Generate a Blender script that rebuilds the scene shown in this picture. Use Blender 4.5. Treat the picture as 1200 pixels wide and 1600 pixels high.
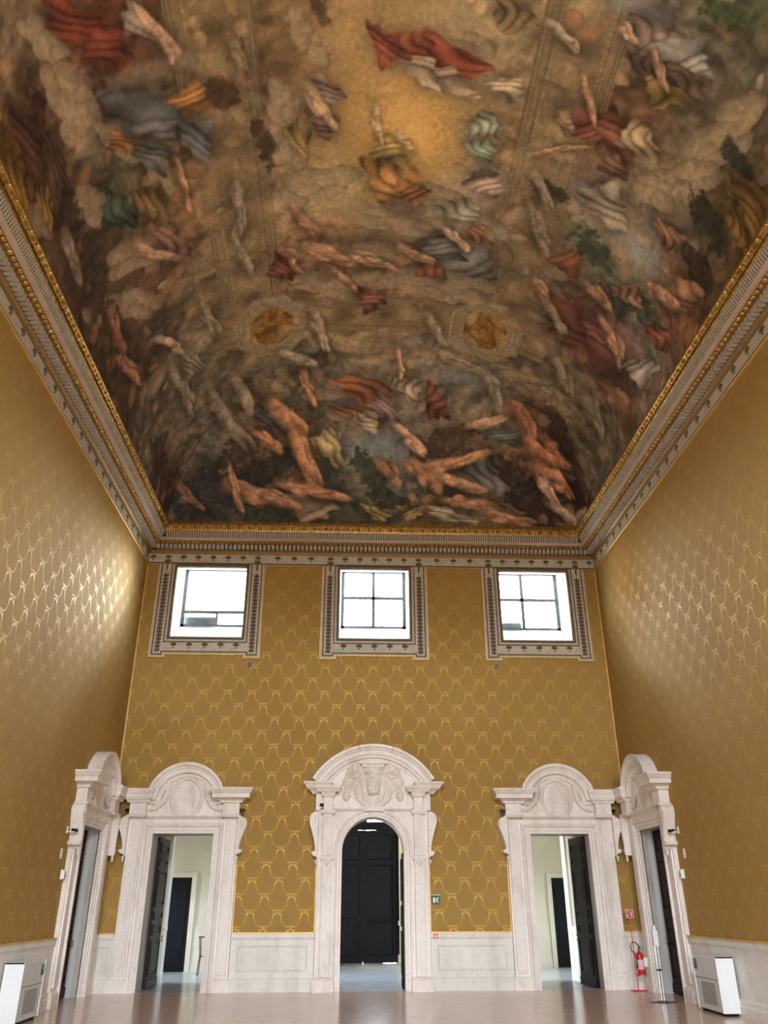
import bpy, bmesh, math, random
import numpy as np
from mathutils import Matrix, Vector

for _o in list(bpy.data.objects):
    bpy.data.objects.remove(_o)
scene = bpy.context.scene
COL = scene.collection
random.seed(7)

# ------------------------------------------------------------------ camera
F_PX, PITCH, YAW, ROLL, CAM_H = 1248.0, 0.4564, 0.0448, -0.0028, 1.954
fw = Vector((math.sin(YAW) * math.cos(PITCH), math.cos(YAW) * math.cos(PITCH), math.sin(PITCH)))
rt = Vector((math.cos(YAW), -math.sin(YAW), 0.0))
up = rt.cross(fw)
rt, up = rt * math.cos(ROLL) + up * math.sin(ROLL), up * math.cos(ROLL) - rt * math.sin(ROLL)
cam_data = bpy.data.cameras.new('camera')
cam_data.sensor_fit = 'VERTICAL'
cam_data.sensor_height = 36.0
cam_data.lens = F_PX / 1600.0 * 36.0
cam_data.clip_start = 0.05
cam_data.clip_end = 500
cam = bpy.data.objects.new('camera', cam_data)
COL.objects.link(cam)
cam.matrix_world = Matrix(((rt.x, up.x, -fw.x, 0.0), (rt.y, up.y, -fw.y, 0.0), (rt.z, up.z, -fw.z, CAM_H), (0, 0, 0, 1)))
scene.camera = cam

# ------------------------------------------------------------------ sky and exposure
SKY = 74.0
world = bpy.data.worlds.new('sky')
scene.world = world
world.use_nodes = True
wn = world.node_tree
wn.nodes.clear()
w_out = wn.nodes.new('ShaderNodeOutputWorld')
w_bg = wn.nodes.new('ShaderNodeBackground')
w_tc = wn.nodes.new('ShaderNodeTexCoord')
w_sep = wn.nodes.new('ShaderNodeSeparateXYZ')
w_rmp = wn.nodes.new('ShaderNodeValToRGB')
w_map = wn.nodes.new('ShaderNodeMapRange')
w_map.inputs['From Min'].default_value = -1.0
wn.links.new(w_tc.outputs['Generated'], w_sep.inputs[0])
wn.links.new(w_sep.outputs['Z'], w_map.inputs['Value'])
wn.links.new(w_map.outputs[0], w_rmp.inputs[0])
cr = w_rmp.color_ramp
cr.elements[0].position = 0.0
cr.elements[0].color = (0.16, 0.14, 0.12, 1)
cr.elements[1].position = 1.0
cr.elements[1].color = (0.66, 0.82, 1.06, 1)
_e = cr.elements.new(0.49); _e.color = (0.30, 0.27, 0.23, 1)
_e = cr.elements.new(0.53); _e.color = (0.94, 0.97, 1.0, 1)
wn.links.new(w_rmp.outputs[0], w_bg.inputs['Color'])
w_bg.inputs['Strength'].default_value = SKY
wn.links.new(w_bg.outputs[0], w_out.inputs[0])

vs = scene.view_settings
vs.view_transform = 'Standard'
vs.look = 'None'
vs.gamma = 1.0
vs.use_curve_mapping = False
vs.exposure = 0.0
scene.cycles.max_bounces = 10
scene.cycles.diffuse_bounces = 6
scene.cycles.glossy_bounces = 4
scene.cycles.transparent_max_bounces = 12
scene.cycles.sample_clamp_indirect = 8.0
scene.cycles.caustics_reflective = False
scene.cycles.caustics_refractive = False

# room measures (metres)
D = 23.2            # back wall
YF = -3.0           # front wall, behind the photographer
XL, XR = -6.291, 7.709
XC = (XL + XR) / 2
WIN_X = (XC - 4.99, XC + 0.03, XC + 4.99)
DOOR_X = (XC - 5.055, XC + 0.01, XC + 5.075)
SIDE_Y = 21.33
Z_FRIEZE, Z_DADO = 11.44, 1.31


def portal(loc, sx, sy, direction):
    """Marks one window opening so that the sky's light is sampled through it (gives off no light of its own)."""
    l = bpy.data.lights.new('window_portal', 'AREA')
    l.shape = 'RECTANGLE'
    l.size, l.size_y = sx, sy
    l.cycles.is_portal = True
    o = bpy.data.objects.new('window_portal', l)
    COL.objects.link(o)
    o.location = loc
    o.rotation_euler = Vector(direction).to_track_quat('-Z', 'Y').to_euler()
    return o


FRONT_WINDOWS = [(XC + (i - 1) * 4.6, 0.72, 1.6, 4.4) for i in range(3)] + [(XC + (i - 1) * 4.6, 1.05, 8.7, 11.1) for i in range(3)]
for wx in WIN_X:                                    # upper windows of the far wall
    portal((wx, D + 1.16, 10.73), 2.1, 2.0, (0, -1, 0))
for wx, hw, z0, z1 in FRONT_WINDOWS:                # windows behind the photographer
    portal((wx, YF - 0.5, (z0 + z1) / 2), hw * 2, z1 - z0, (0, 1, 0))
ADDED_ROOF_OPENING = (0.1, 1.4, 26.9, 28.2)                     # unseen roof opening, added to brighten the floor behind the arch
portal((0.75, 27.55, 6.62), 1.3, 1.3, (0, 0, -1))
portal((1.19, 33.95, 5.6), 0.74, 1.45, (0, -1, 0))
ADDED_HALL_WINDOWS = [(-9.0, 1, 27.4, 28.4, 1.2, 3.4), (11.0, -1, 27.4, 28.4, 1.2, 3.4), (-0.9, 1, 30.2, 33.2, 0.8, 5.8)]
for wx, sgn, y0, y1, z0, z1 in ADDED_HALL_WINDOWS:        # unseen windows, added and sized to light the rooms beyond the doors
    portal((wx - 0.2 * sgn, (y0 + y1) / 2, (z0 + z1) / 2), y1 - y0, z1 - z0, (sgn, 0, 0))


# ------------------------------------------------------------------ mesh helpers
class MB:
    def __init__(s):
        s.v, s.f = [], []

    def add(s, v, f):
        n = len(s.v)
        s.v.extend([tuple(map(float, p)) for p in v])
        s.f.extend([tuple(i + n for i in q) for q in f])
        return s

    def box(s, x0, x1, y0, y1, z0, z1):
        return s.add([(x0, y0, z0), (x1, y0, z0), (x1, y1, z0), (x0, y1, z0), (x0, y0, z1), (x1, y0, z1), (x1, y1, z1), (x0, y1, z1)],
                     [(0, 3, 2, 1), (4, 5, 6, 7), (0, 1, 5, 4), (1, 2, 6, 5), (2, 3, 7, 6), (3, 0, 4, 7)])

    def frustum(s, x0, x1, y0, y1, z0, z1, b):
        """box whose -y face is smaller by b all round (a bevelled slab standing on its +y face)"""
        return s.add([(x0, y1, z0), (x1, y1, z0), (x1, y1, z1), (x0, y1, z1), (x0 + b, y0, z0 + b), (x1 - b, y0, z0 + b), (x1 - b, y0, z1 - b), (x0 + b, y0, z1 - b)],
                     [(0, 1, 2, 3), (7, 6, 5, 4), (0, 4, 5, 1), (1, 5, 6, 2), (2, 6, 7, 3), (3, 7, 4, 0)])

    def prism(s, poly, lo, hi, axis='y'):
        """2D polygon extruded: axis y -> poly in (x,z); axis z -> poly in (x,y); axis x -> poly in (y,z)"""
        n = len(poly)
        m = {'y': lambda p, t: (p[0], t, p[1]), 'z': lambda p, t: (p[0], p[1], t), 'x': lambda p, t: (t, p[0], p[1])}[axis]
        v = [m(p, lo) for p in poly] + [m(p, hi) for p in poly]
        f = [tuple(range(n)), tuple(range(2 * n - 1, n - 1, -1))]
        f += [(i, (i + 1) % n, n + (i + 1) % n, n + i) for i in range(n)]
        return s.add(v, f)

    def sweep(s, path, prof, plane='xz', closed=False, side=1, cap=True):
        """Moulding: profile (n, h) carried along a 2D path with mitres. plane xz: n in the wall plane, h out of it (-y);
        plane xy: n sideways in plan, h = height."""
        P = [np.array(p, float) for p in path]
        n = len(P)
        rings = []
        for i in range(n):
            a = P[(i - 1) % n] if (closed or i > 0) else None
            b = P[(i + 1) % n] if (closed or i < n - 1) else None
            ds = []
            if a is not None:
                ds.append((P[i] - a) / (np.linalg.norm(P[i] - a) + 1e-9))
            if b is not None:
                ds.append((b - P[i]) / (np.linalg.norm(b - P[i]) + 1e-9))
            ns = [np.array((-d[1], d[0])) * side for d in ds]
            if len(ns) == 2:
                m = ns[0] + ns[1]
                m = m / (m @ m) * 2 if m @ m > 0.15 else ns[0]
            else:
                m = ns[0]
            ring = []
            for (k, h) in prof:
                q = P[i] + m * k
                ring.append((q[0], -h, q[1]) if plane == 'xz' else (q[0], q[1], h))
            rings.append(ring)
        k = len(prof)
        v = [p for r in rings for p in r]
        f = []
        for i in range(n if closed else n - 1):
            j = (i + 1) % n
            for q in range(k - 1):
                f.append((i * k + q, j * k + q, j * k + q + 1, i * k + q + 1))
        if cap and not closed:
            f.append(tuple(range(k)))
            f.append(tuple(range((n - 1) * k + k - 1, (n - 1) * k - 1, -1)))
        return s.add(v, f)

    def tube(s, pts, r, seg=8, cap=True):
        pts = [Vector(p) for p in pts]
        rs = r if isinstance(r, (list, tuple)) else [r] * len(pts)
        rings = []
        ref = Vector((0.13, 0.2, 1)).normalized()
        for i, p in enumerate(pts):
            t = (pts[min(i + 1, len(pts) - 1)] - pts[max(i - 1, 0)]).normalized()
            if abs(t.dot(ref)) > 0.95:
                ref = Vector((1, 0.1, 0.1)).normalized()
            a = t.cross(ref).normalized()
            b = t.cross(a)
            rings.append([tuple(p + (a * math.cos(6.28318 * k / seg) + b * math.sin(6.28318 * k / seg)) * rs[i]) for k in range(seg)])
        v = [q for ring in rings for q in ring]
        f = [(i * seg + k, i * seg + (k + 1) % seg, (i + 1) * seg + (k + 1) % seg, (i + 1) * seg + k) for i in range(len(pts) - 1) for k in range(seg)]
        if cap:
            f.append(tuple(range(seg - 1, -1, -1)))
            f.append(tuple(range((len(pts) - 1) * seg, len(pts) * seg)))
        return s.add(v, f)

    def lathe(s, prof, seg=16, c=(0, 0, 0)):
        v = [(c[0] + r * math.cos(6.28318 * k / seg), c[1] + r * math.sin(6.28318 * k / seg), c[2] + z) for (r, z) in prof for k in range(seg)]
        f = [(i * seg + k, i * seg + (k + 1) % seg, (i + 1) * seg + (k + 1) % seg, (i + 1) * seg + k) for i in range(len(prof) - 1) for k in range(seg)]
        f.append(tuple(range(seg - 1, -1, -1)))
        f.append(tuple(range((len(prof) - 1) * seg, len(prof) * seg)))
        return s.add(v, f)

    def ball(s, c, rx, ry, rz, seg=8, rings=5, rot=0.0):
        """ellipsoid, turned by rot in the x-z plane"""
        v, f = [], []
        cr_, sr_ = math.cos(rot), math.sin(rot)
        for i in range(rings + 1):
            th = math.pi * i / rings
            for k in range(seg):
                a = 6.28318 * k / seg
                x, y, z = rx * math.sin(th) * math.cos(a), ry * math.sin(th) * math.sin(a), rz * math.cos(th)
                v.append((c[0] + x * cr_ - z * sr_, c[1] + y, c[2] + x * sr_ + z * cr_))
        for i in range(rings):
            for k in range(seg):
                f.append((i * seg + k, i * seg + (k + 1) % seg, (i + 1) * seg + (k + 1) % seg, (i + 1) * seg + k))
        return s.add(v, f)

    def mesh(s, name, mat, smooth=0.0):
        bm = bmesh.new()
        vs_ = [bm.verts.new(p) for p in s.v]
        for q in s.f:
            try:
                bm.faces.new([vs_[i] for i in q])
            except ValueError:
                pass
        bmesh.ops.remove_doubles(bm, verts=bm.verts, dist=1e-5)
        bmesh.ops.recalc_face_normals(bm, faces=bm.faces)
        me = bpy.data.meshes.new(name)
        bm.to_mesh(me)
        bm.free()
        if isinstance(mat, (list, tuple)):
            for m_ in mat:
                me.materials.append(m_)
        elif mat:
            me.materials.append(mat)
        if smooth:
            me.polygons.foreach_set('use_smooth', [True] * len(me.polygons))
            try:
                me.set_sharp_from_angle(angle=math.radians(smooth))
            except Exception:
                pass
        return me

    def build(s, name, mat, parent=None, smooth=0.0, **props):
        return put(name, s.mesh(name, mat, smooth), parent, **props)


def put(name, mesh, parent=None, loc=None, rotz=None, **props):
    o = bpy.data.objects.new(name, mesh)
    COL.objects.link(o)
    if parent is not None:
        o.parent = parent
    if loc is not None:
        o.location = loc
    if rotz is not None:
        o.rotation_euler = (0, 0, rotz)
    for k, val in props.items():
        o[k] = val
    return o


def thing(name, label, cat, loc=(0, 0, 0), rotz=0.0, group=None):
    o = bpy.data.objects.new(name, None)
    COL.objects.link(o)
    o.empty_display_size = 0.1
    o.location = loc
    o.rotation_euler = (0, 0, rotz)
    o['label'] = label
    o['category'] = cat
    if group:
        o['group'] = group
    return o


def setting(name, label, loc=(0, 0, 0), rotz=0.0):
    o = bpy.data.objects.new(name, None)
    COL.objects.link(o)
    o.empty_display_size = 0.1
    o.location = loc
    o.rotation_euler = (0, 0, rotz)
    o['kind'] = 'structure'
    o['label'] = label
    return o


# ------------------------------------------------------------------ materials
def lin(c):
    return tuple((x / 12.92 if x <= 0.04045 else ((x + 0.055) / 1.055) ** 2.4) for x in [q / 255.0 for q in c])


class NT:
    def __init__(s, name):
        s.m = bpy.data.materials.new(name)
        s.m.use_nodes = True
        s.t = s.m.node_tree
        s.bsdf = s.t.nodes['Principled BSDF']

    def n(s, typ, **kw):
        nd = s.t.nodes.new(typ)
        for k, v in kw.items():
            setattr(nd, k, v)
        return nd

    def link(s, a, b):
        s.t.links.new(a, b)

    def math(s, op, a, b=None, c=None, clamp=False):
        nd = s.n('ShaderNodeMath', operation=op, use_clamp=clamp)
        for i, q in enumerate((a, b, c)):
            if q is None:
                continue
            if isinstance(q, (int, float)):
                nd.inputs[i].default_value = q
            else:
                s.link(q, nd.inputs[i])
        return nd.outputs[0]

    def noise(s, vec, scale, detail=3.0, rough=0.55, dist=0.0):
        nd = s.n('ShaderNodeTexNoise')
        nd.inputs['Scale'].default_value = scale
        nd.inputs['Detail'].default_value = detail
        nd.inputs['Roughness'].default_value = rough
        nd.inputs['Distortion'].default_value = dist
        if vec is not None:
            s.link(vec, nd.inputs['Vector'])
        return nd

    def mix(s, fac, a, b, blend='MIX'):
        nd = s.n('ShaderNodeMix', data_type='RGBA', blend_type=blend)
        for sock, q in ((nd.inputs[0], fac), (nd.inputs[6], a), (nd.inputs[7], b)):
            if isinstance(q, (int, float)):
                sock.default_value = q
            elif isinstance(q, tuple):
                sock.default_value = (*q[:3], 1)
            else:
                s.link(q, sock)
        return nd.outputs[2]

    def ramp(s, fac, stops):
        nd = s.n('ShaderNodeValToRGB')
        r = nd.color_ramp
        r.elements[0].position, r.elements[0].color = stops[0][0], (*stops[0][1], 1)
        r.elements[1].position, r.elements[1].color = stops[-1][0], (*stops[-1][1], 1)
        for p, c in stops[1:-1]:
            r.elements.new(p).color = (*c, 1)
        s.link(fac, nd.inputs[0])
        return nd.outputs[0]

    def bump(s, height, strength=0.2, dist=0.02):
        nd = s.n('ShaderNodeBump')
        nd.inputs['Strength'].default_value = strength
        nd.inputs['Distance'].default_value = dist
        s.link(height, nd.inputs['Height'])
        s.link(nd.outputs[0], s.bsdf.inputs['Normal'])

    def set(s, **kw):
        for k, v in kw.items():
            sock = s.bsdf.inputs[k.replace('_', ' ')]
            if isinstance(v, (int, float)):
                sock.default_value = v
            elif isinstance(v, tuple):
                sock.default_value = (*v[:3], 1)
            else:
                s.link(v, sock)
        return s.m


def pos_of(t):
    return t.n('ShaderNodeNewGeometry').outputs['Position']


def speckled(name, c1, c2, scale=3.0, rough=0.5, metallic=0.0, detail=4.0, bump=0.0, bscale=None, spec=0.5, lo=0.3, hi=0.7, obj=False):
    t = NT(name)
    v = t.n('ShaderNodeTexCoord').outputs['Object'] if obj else pos_of(t)
    nz = t.noise(v, scale, detail)
    col = t.ramp(nz.outputs['Fac'], [(lo, lin(c1)), (hi, lin(c2))])
    t.set(Base_Color=col, Roughness=rough, Metallic=metallic, Specular_IOR_Level=spec)
    if bump:
        b = t.noise(v, bscale or scale * 6, 4.0)
        t.bump(b.outputs['Fac'], bump, 0.01)
    return t.m


M = {}


def marble(name, c1, c2, c3):
    t = NT(name)
    v = pos_of(t)
    mp = t.n('ShaderNodeMapping')
    mp.inputs['Scale'].default_value = (1, 1, 0.35)
    t.link(v, mp.inputs[0])
    a = t.noise(mp.outputs[0], 2.2, 6.0, 0.6, 0.4)
    b = t.noise(v, 14.0, 4.0, 0.6)
    col = t.ramp(a.outputs['Fac'], [(0.28, lin(c2)), (0.5, lin(c1)), (0.75, lin(c3))])
    st = t.math('MULTIPLY', t.math('SUBTRACT', b.outputs['Fac'], 0.5, clamp=True), 1.2)
    col = t.mix(st, col, lin((176, 156, 136)))
    t.set(Base_Color=col, Roughness=0.42, Specular_IOR_Level=0.4)
    t.bump(b.outputs['Fac'], 0.08, 0.01)
    return t.m


M['marble'] = marble('white_marble', (240, 234, 227), (216, 207, 197), (246, 243, 238))
M['dado'] = marble('wainscot_marble', (228, 226, 218), (208, 204, 195), (238, 236, 230))
M['reveal_marble'] = marble('grey_veined_marble', (205, 202, 196), (168, 163, 156), (222, 220, 214))
M['plaster'] = speckled('cream_plaster', (200, 194, 174), (212, 207, 190), 1.2, 0.8)
M['white_plaster'] = speckled('white_reveal_plaster', (226, 226, 224), (236, 236, 235), 1.2, 0.8)
M['grey_frame'] = speckled('grey_painted_stucco', (184, 177, 160), (206, 199, 184), 5.0, 0.75, bump=0.1)
M['brown_orn'] = speckled('brown_painted_ornament', (84, 66, 46), (122, 100, 72), 18.0, 0.7)
M['taupe'] = speckled('taupe_moulding', (92, 76, 54), (124, 106, 80), 8.0, 0.65, bump=0.2)
M['brown_gold'] = speckled('carved_brown_gilt', (112, 84, 44), (168, 132, 74), 26.0, 0.5, 0.25, bump=0.5, bscale=40)
M['corona'] = speckled('pinkish_stucco', (190, 170, 148), (204, 186, 164), 3.0, 0.6)
M['dentil_gap'] = speckled('shaded_stucco_recess', (66, 52, 36), (92, 74, 52), 8.0, 0.7)  # dark brown paints the shade in the gaps behind dentils and flutes
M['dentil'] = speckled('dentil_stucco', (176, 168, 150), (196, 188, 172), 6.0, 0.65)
M['gilt'] = speckled('aged_gilding', (146, 108, 46), (222, 184, 108), 11.0, 0.36, 0.75, bump=0.4, bscale=30)
M['gilt_fillet'] = speckled('bright_gilt_fillet', (206, 164, 86), (226, 190, 116), 4.0, 0.45, 0.3)
M['dark_wood'] = speckled('dark_walnut', (18, 12, 11), (32, 21, 19), 9.0, 0.40, bump=0.1, spec=0.2)
M['red_wood'] = speckled('red_brown_walnut', (34, 16, 15), (48, 24, 22), 9.0, 0.5, spec=0.12)
M['black_door'] = speckled('black_painted_door', (18, 19, 24), (28, 29, 36), 5.0, 0.55, bump=0.1, spec=0.12)
M['black'] = speckled('black_plastic', (16, 16, 17), (26, 26, 28), 9.0, 0.4)
M['chrome'] = speckled('brushed_chrome', (196, 198, 202), (222, 224, 228), 20.0, 0.2, 0.95)
M['heater_white'] = speckled('white_enamel', (222, 228, 230), (232, 237, 239), 1.5, 0.35)
M['heater_front'] = speckled('pale_grey_enamel', (206, 206, 202), (216, 216, 212), 1.5, 0.4)
M['grey_dark'] = speckled('dark_grey_plastic', (58, 60, 64), (78, 80, 84), 8.0, 0.5)
M['red'] = speckled('red_enamel', (196, 22, 30), (214, 34, 40), 4.0, 0.3)
M['green'] = speckled('sign_green', (8, 92, 70), (14, 104, 80), 6.0, 0.5)
M['white'] = speckled('sign_white', (226, 228, 226), (238, 240, 238), 6.0, 0.5)
M['pink'] = speckled('extinguisher_label', (222, 168, 176), (236, 206, 208), 30.0, 0.5)
M['metal_frame'] = speckled('window_steel', (84, 88, 92), (112, 116, 120), 6.0, 0.5, 0.3)
M['ac_grey'] = speckled('grey_vent_metal', (120, 126, 126), (146, 152, 150), 8.0, 0.5, 0.2)
M['outer_wall'] = speckled('cream_stucco', (226, 204, 172), (236, 218, 192), 0.6, 0.9)  # the facade's own pale cream
M['roof_tile'] = speckled('terracotta_tiles', (150, 96, 70), (180, 122, 92), 3.0, 0.85)
M['back_floor'] = speckled('grey_stone_floor', (168, 172, 178), (190, 194, 200), 2.0, 0.22)
M['brass'] = speckled('dull_brass', (150, 120, 62), (184, 150, 84), 9.0, 0.35, 0.8)

# clear pane: lets daylight through, keeps a mirror-like sheen
t = NT('window_glass')
tr = t.n('ShaderNodeBsdfTransparent')
gl = t.n('ShaderNodeBsdfGlossy')
gl.inputs['Roughness'].default_value = 0.02
fr = t.n('ShaderNodeFresnel')
fr.inputs['IOR'].default_value = 1.45
ms = t.n('ShaderNodeMixShader')
nz = t.noise(pos_of(t), 3.0)
tr.inputs['Color'].default_value = (0.96, 0.98, 0.98, 1)
t.link(t.math('MULTIPLY', fr.outputs[0], t.math('ADD', nz.outputs['Fac'], 0.3)), ms.inputs[0])
t.link(tr.outputs[0], ms.inputs[1])
t.link(gl.outputs[0], ms.inputs[2])
t.link(ms.outputs[0], t.t.nodes['Material Output'].inputs['Surface'])
M['glass'] = t.m


def damask(name, axis):
    """Gold silk: an ogee lattice of smoother, shinier weave on a satin ground."""
    t = NT(name)
    v = pos_of(t)
    nz = t.noise(v, 10.0, 5.0, 0.75)
    off = t.n('ShaderNodeVectorMath', operation='SUBTRACT')
    t.link(nz.outputs['Color'], off.inputs[0])
    off.inputs[1].default_value = (0.5, 0.5, 0.5)
    sc = t.n('ShaderNodeVectorMath', operation='SCALE')
    t.link(off.outputs[0], sc.inputs[0])
    sc.inputs['Scale'].default_value = 0.07
    ad = t.n('ShaderNodeVectorMath', operation='ADD')
    t.link(v, ad.inputs[0])
    t.link(sc.outputs[0], ad.inputs[1])
    sp = t.n('ShaderNodeSeparateXYZ')
    t.link(ad.outputs[0], sp.inputs[0])
    u = t.math('MULTIPLY', sp.outputs[axis], 1 / 0.70)
    w = t.math('MULTIPLY', t.math('SUBTRACT', 20.0, sp.outputs['Z']), 2 / 0.76)      # grows downwards, one unit per half drop
    row = t.math('FLOOR', w)
    tt = t.math('SUBTRACT', w, row)
    par = t.math('MULTIPLY', t.math('MODULO', row, 2.0), 0.5)
    uu = t.math('ABSOLUTE', t.math('SUBTRACT', t.math('FRACT', t.math('ADD', u, par)), 0.5))   # 0 on the column axis .. 0.5
    fc = t.n('ShaderNodeFloatCurve')
    cv = fc.mapping.curves[0]
    pts = [(0.0, 0.01), (0.05, 0.085), (0.14, 0.13), (0.32, 0.155), (0.58, 0.19), (0.75, 0.26), (0.86, 0.335), (1.0, 0.37)]
    cv.points[0].location, cv.points[1].location = pts[0], pts[-1]
    for p in pts[1:-1]:
        cv.points.new(*p)
    fc.mapping.update()
    t.link(tt, fc.inputs['Value'])
    d = t.math('ABSOLUTE', t.math('SUBTRACT', uu, fc.outputs[0]))
    # fatter towards the crown of each ogee
    th = t.math('ADD', 0.024, t.math('MULTIPLY', t.math('SUBTRACT', 0.25, tt, clamp=True), 0.16))
    line = t.math('MULTIPLY', t.math('SUBTRACT', th, d), 40.0, clamp=True)
    bar = t.math('MULTIPLY', t.math('SUBTRACT', 0.035, t.math('ABSOLUTE', t.math('SUBTRACT', tt, 0.84))), 40.0, clamp=True)
    bar = t.math('MULTIPLY', bar, t.math('GREATER_THAN', uu, fc.outputs[0]))
    stem = t.math('MULTIPLY', t.math('SUBTRACT', 0.03, t.math('SUBTRACT', 0.5, uu)), 40.0, clamp=True)
    stem = t.math('MULTIPLY', stem, t.math('GREATER_THAN', tt, 0.88))
    pat = t.math('MAXIMUM', t.math('MAXIMUM', line, bar), stem)
    fine = t.noise(v, 60.0, 2.0)
    pat = t.math('MULTIPLY', pat, t.math('ADD', 0.55, t.math('MULTIPLY', fine.outputs['Fac'], 0.7)), clamp=True)
    # small sprigs between the ogees
    spr = t.math('MULTIPLY', t.math('SUBTRACT', t.noise(v, 22.0, 2.0).outputs['Fac'], 0.60, clamp=True), 3.0, clamp=True)
    spr = t.math('MULTIPLY', spr, 0.35)
    pat = t.math('MAXIMUM', pat, spr)
    big = t.noise(v, 0.35, 2.0)
    g = t.ramp(big.outputs['Fac'], [(0.3, lin((170, 136, 74))), (0.7, lin((180, 146, 82)))])
    ws = t.n('ShaderNodeTexWave', wave_type='BANDS', bands_direction='Z')
    ws.inputs['Scale'].default_value = 60
    ws.inputs['Distortion'].default_value = 1.0
    t.link(v, ws.inputs['Vector'])
    g = t.mix(t.math('MULTIPLY', ws.outputs['Fac'], 0.06), g, lin((110, 80, 36)))
    col = t.mix(pat, g, lin((196, 162, 74)))
    rough = t.math('SUBTRACT', 0.80, t.math('MULTIPLY', pat, 0.30))
    met = t.math('ADD', 0.24, t.math('MULTIPLY', pat, 0.36))
    t.set(Base_Color=col, Roughness=rough, Metallic=met, Specular_IOR_Level=0.35)
    t.bump(pat, 0.12, 0.004)
    return t.m


M['silk_x'] = damask('gold_damask_silk_across', 'X')
M['silk_y'] = damask('gold_damask_silk_along', 'Y')

# polished terracotta floor of small tiles
t = NT('polished_terracotta')
v = pos_of(t)
br = t.n('ShaderNodeTexBrick')
br.inputs['Scale'].default_value = 1.0
br.inputs['Brick Width'].default_value = 0.30
br.inputs['Row Height'].default_value = 0.15
br.inputs['Mortar Size'].default_value = 0.004
br.inputs['Color1'].default_value = (*lin((206, 176, 158)), 1)
br.inputs['Color2'].default_value = (*lin((216, 188, 170)), 1)
br.inputs['Mortar'].default_value = (*lin((180, 154, 138)), 1)
t.link(v, br.inputs['Vector'])
nb = t.noise(v, 0.8, 4.0)
col = t.mix(t.math('MULTIPLY', nb.outputs['Fac'], 0.5), br.outputs['Color'], lin((200, 172, 156)))
nf = t.noise(v, 2.6, 3.0)
t.set(Base_Color=col, Roughness=t.math('ADD', 0.14, t.math('MULTIPLY', nf.outputs['Fac'], 0.10)), Specular_IOR_Level=0.75)
t.bump(t.math('ADD', nf.outputs['Fac'], t.math('MULTIPLY', br.outputs['Fac'], -0.3)), 0.018, 0.02)
M['floor'] = t.m


# generic ceiling painting: colour samples and loose patches, placed on the vault in metres
FRESCO_BASE = [
    (1.10,11.71,16.89,165,135,80),(0.50,10.55,16.90,150,125,80),(0.69,9.50,16.90,146,122,84),(-0.15,9.77,16.87,136,116,82),(1.83,12.12,16.85,160,130,80),(-0.00,11.43,16.88,148,120,75),
    (-1.12,9.73,16.75,110,90,65),(-1.62,11.63,16.65,112,98,78),(-0.86,13.41,16.79,165,145,105),(-1.34,14.12,16.70,150,130,96),(2.76,13.76,16.71,150,135,110),
    (1.93,9.66,16.83,146,130,102),(2.78,10.32,16.70,138,122,94),(3.15,11.72,16.62,132,112,84),(-2.18,9.61,16.49,95,78,52),(-2.67,10.69,16.32,72,57,40),(-2.70,13.05,16.31,108,93,68),
    (-3.42,13.32,15.97,112,93,68),(-3.29,15.43,16.04,108,96,70),(-2.25,11.99,16.47,84,70,52),(-5.29,8.04,14.21,112,98,78),(-4.66,8.77,15.06,96,60,45),(-5.13,9.94,14.48,100,88,70),
    (-4.11,10.86,15.53,88,84,74),(-4.98,12.35,14.68,66,66,54),(-5.47,9.68,13.80,60,42,34),(-5.67,10.06,13.00,86,60,24),(-4.36,14.09,15.34,106,80,62),(-5.37,13.17,14.05,75,62,48),
    (-5.27,15.51,14.24,72,57,46),(-5.61,12.99,13.36,60,48,40),(-5.63,16.27,13.28,60,50,40),(-3.95,12.52,15.65,110,82,55),(-5.65,11.23,13.16,66,52,42),(-3.99,18.29,15.62,104,97,80),
    (0.63,17.86,16.78,128,113,87),(5.59,17.72,15.49,106,97,78),(-4.90,21.03,14.79,108,103,90),(-5.47,18.82,13.82,84,76,64),(-2.04,21.49,15.14,90,76,60),(0.14,20.44,15.92,105,92,76),
    (1.34,20.77,15.71,112,106,94),(0.99,21.98,14.56,104,108,104),(-1.03,20.07,16.10,82,78,68),(2.81,19.57,16.32,106,106,102),(3.43,21.95,14.60,86,72,58),(6.07,21.66,14.96,84,64,50),
    (6.97,18.96,13.59,84,77,64),(-3.03,22.39,13.78,76,58,46),(-4.42,22.46,13.56,44,42,42),(-0.20,22.54,13.24,60,58,50),(3.04,22.57,13.08,84,72,58),(6.73,22.52,13.36,60,46,40),
    (-5.55,21.30,13.59,60,48,42),(4.12,20.72,15.74,104,94,80),(1.82,19.17,16.47,118,106,86),(-1.22,14.97,16.73,92,68,50),(0.06,15.51,16.88,104,78,56),(0.67,14.43,16.90,95,85,70),
    (1.40,15.91,16.88,110,92,68),(2.65,15.24,16.72,88,84,80),(2.47,16.46,16.76,100,90,72),(-0.44,16.68,16.84,115,95,72),(4.10,13.72,16.31,105,88,65),(3.79,9.82,16.43,108,96,76),
    (3.98,15.48,16.36,108,94,70),(4.88,15.23,15.95,84,70,54),(5.47,8.69,15.57,105,95,88),(4.96,10.63,15.91,104,72,56),(5.45,9.95,15.59,84,70,50),(6.49,9.65,14.56,112,102,86),
    (6.20,11.28,14.92,116,106,88),(6.15,13.09,14.98,112,114,110),(5.87,13.99,15.25,78,80,64),(6.91,11.62,13.75,60,58,48),(7.06,10.25,13.16,90,66,26),(5.77,16.43,15.34,80,48,38),
    (6.64,16.40,14.32,92,64,50),(6.90,15.42,13.79,104,96,90),(6.90,12.95,13.78,100,74,56),(6.84,9.93,13.93,52,52,44),(5.24,13.12,15.74,98,94,84),(6.62,8.51,14.36,96,90,78),
    (6.13,7.85,15.00,70,76,58),(4.70,8.56,16.05,110,112,112),
]
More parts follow.
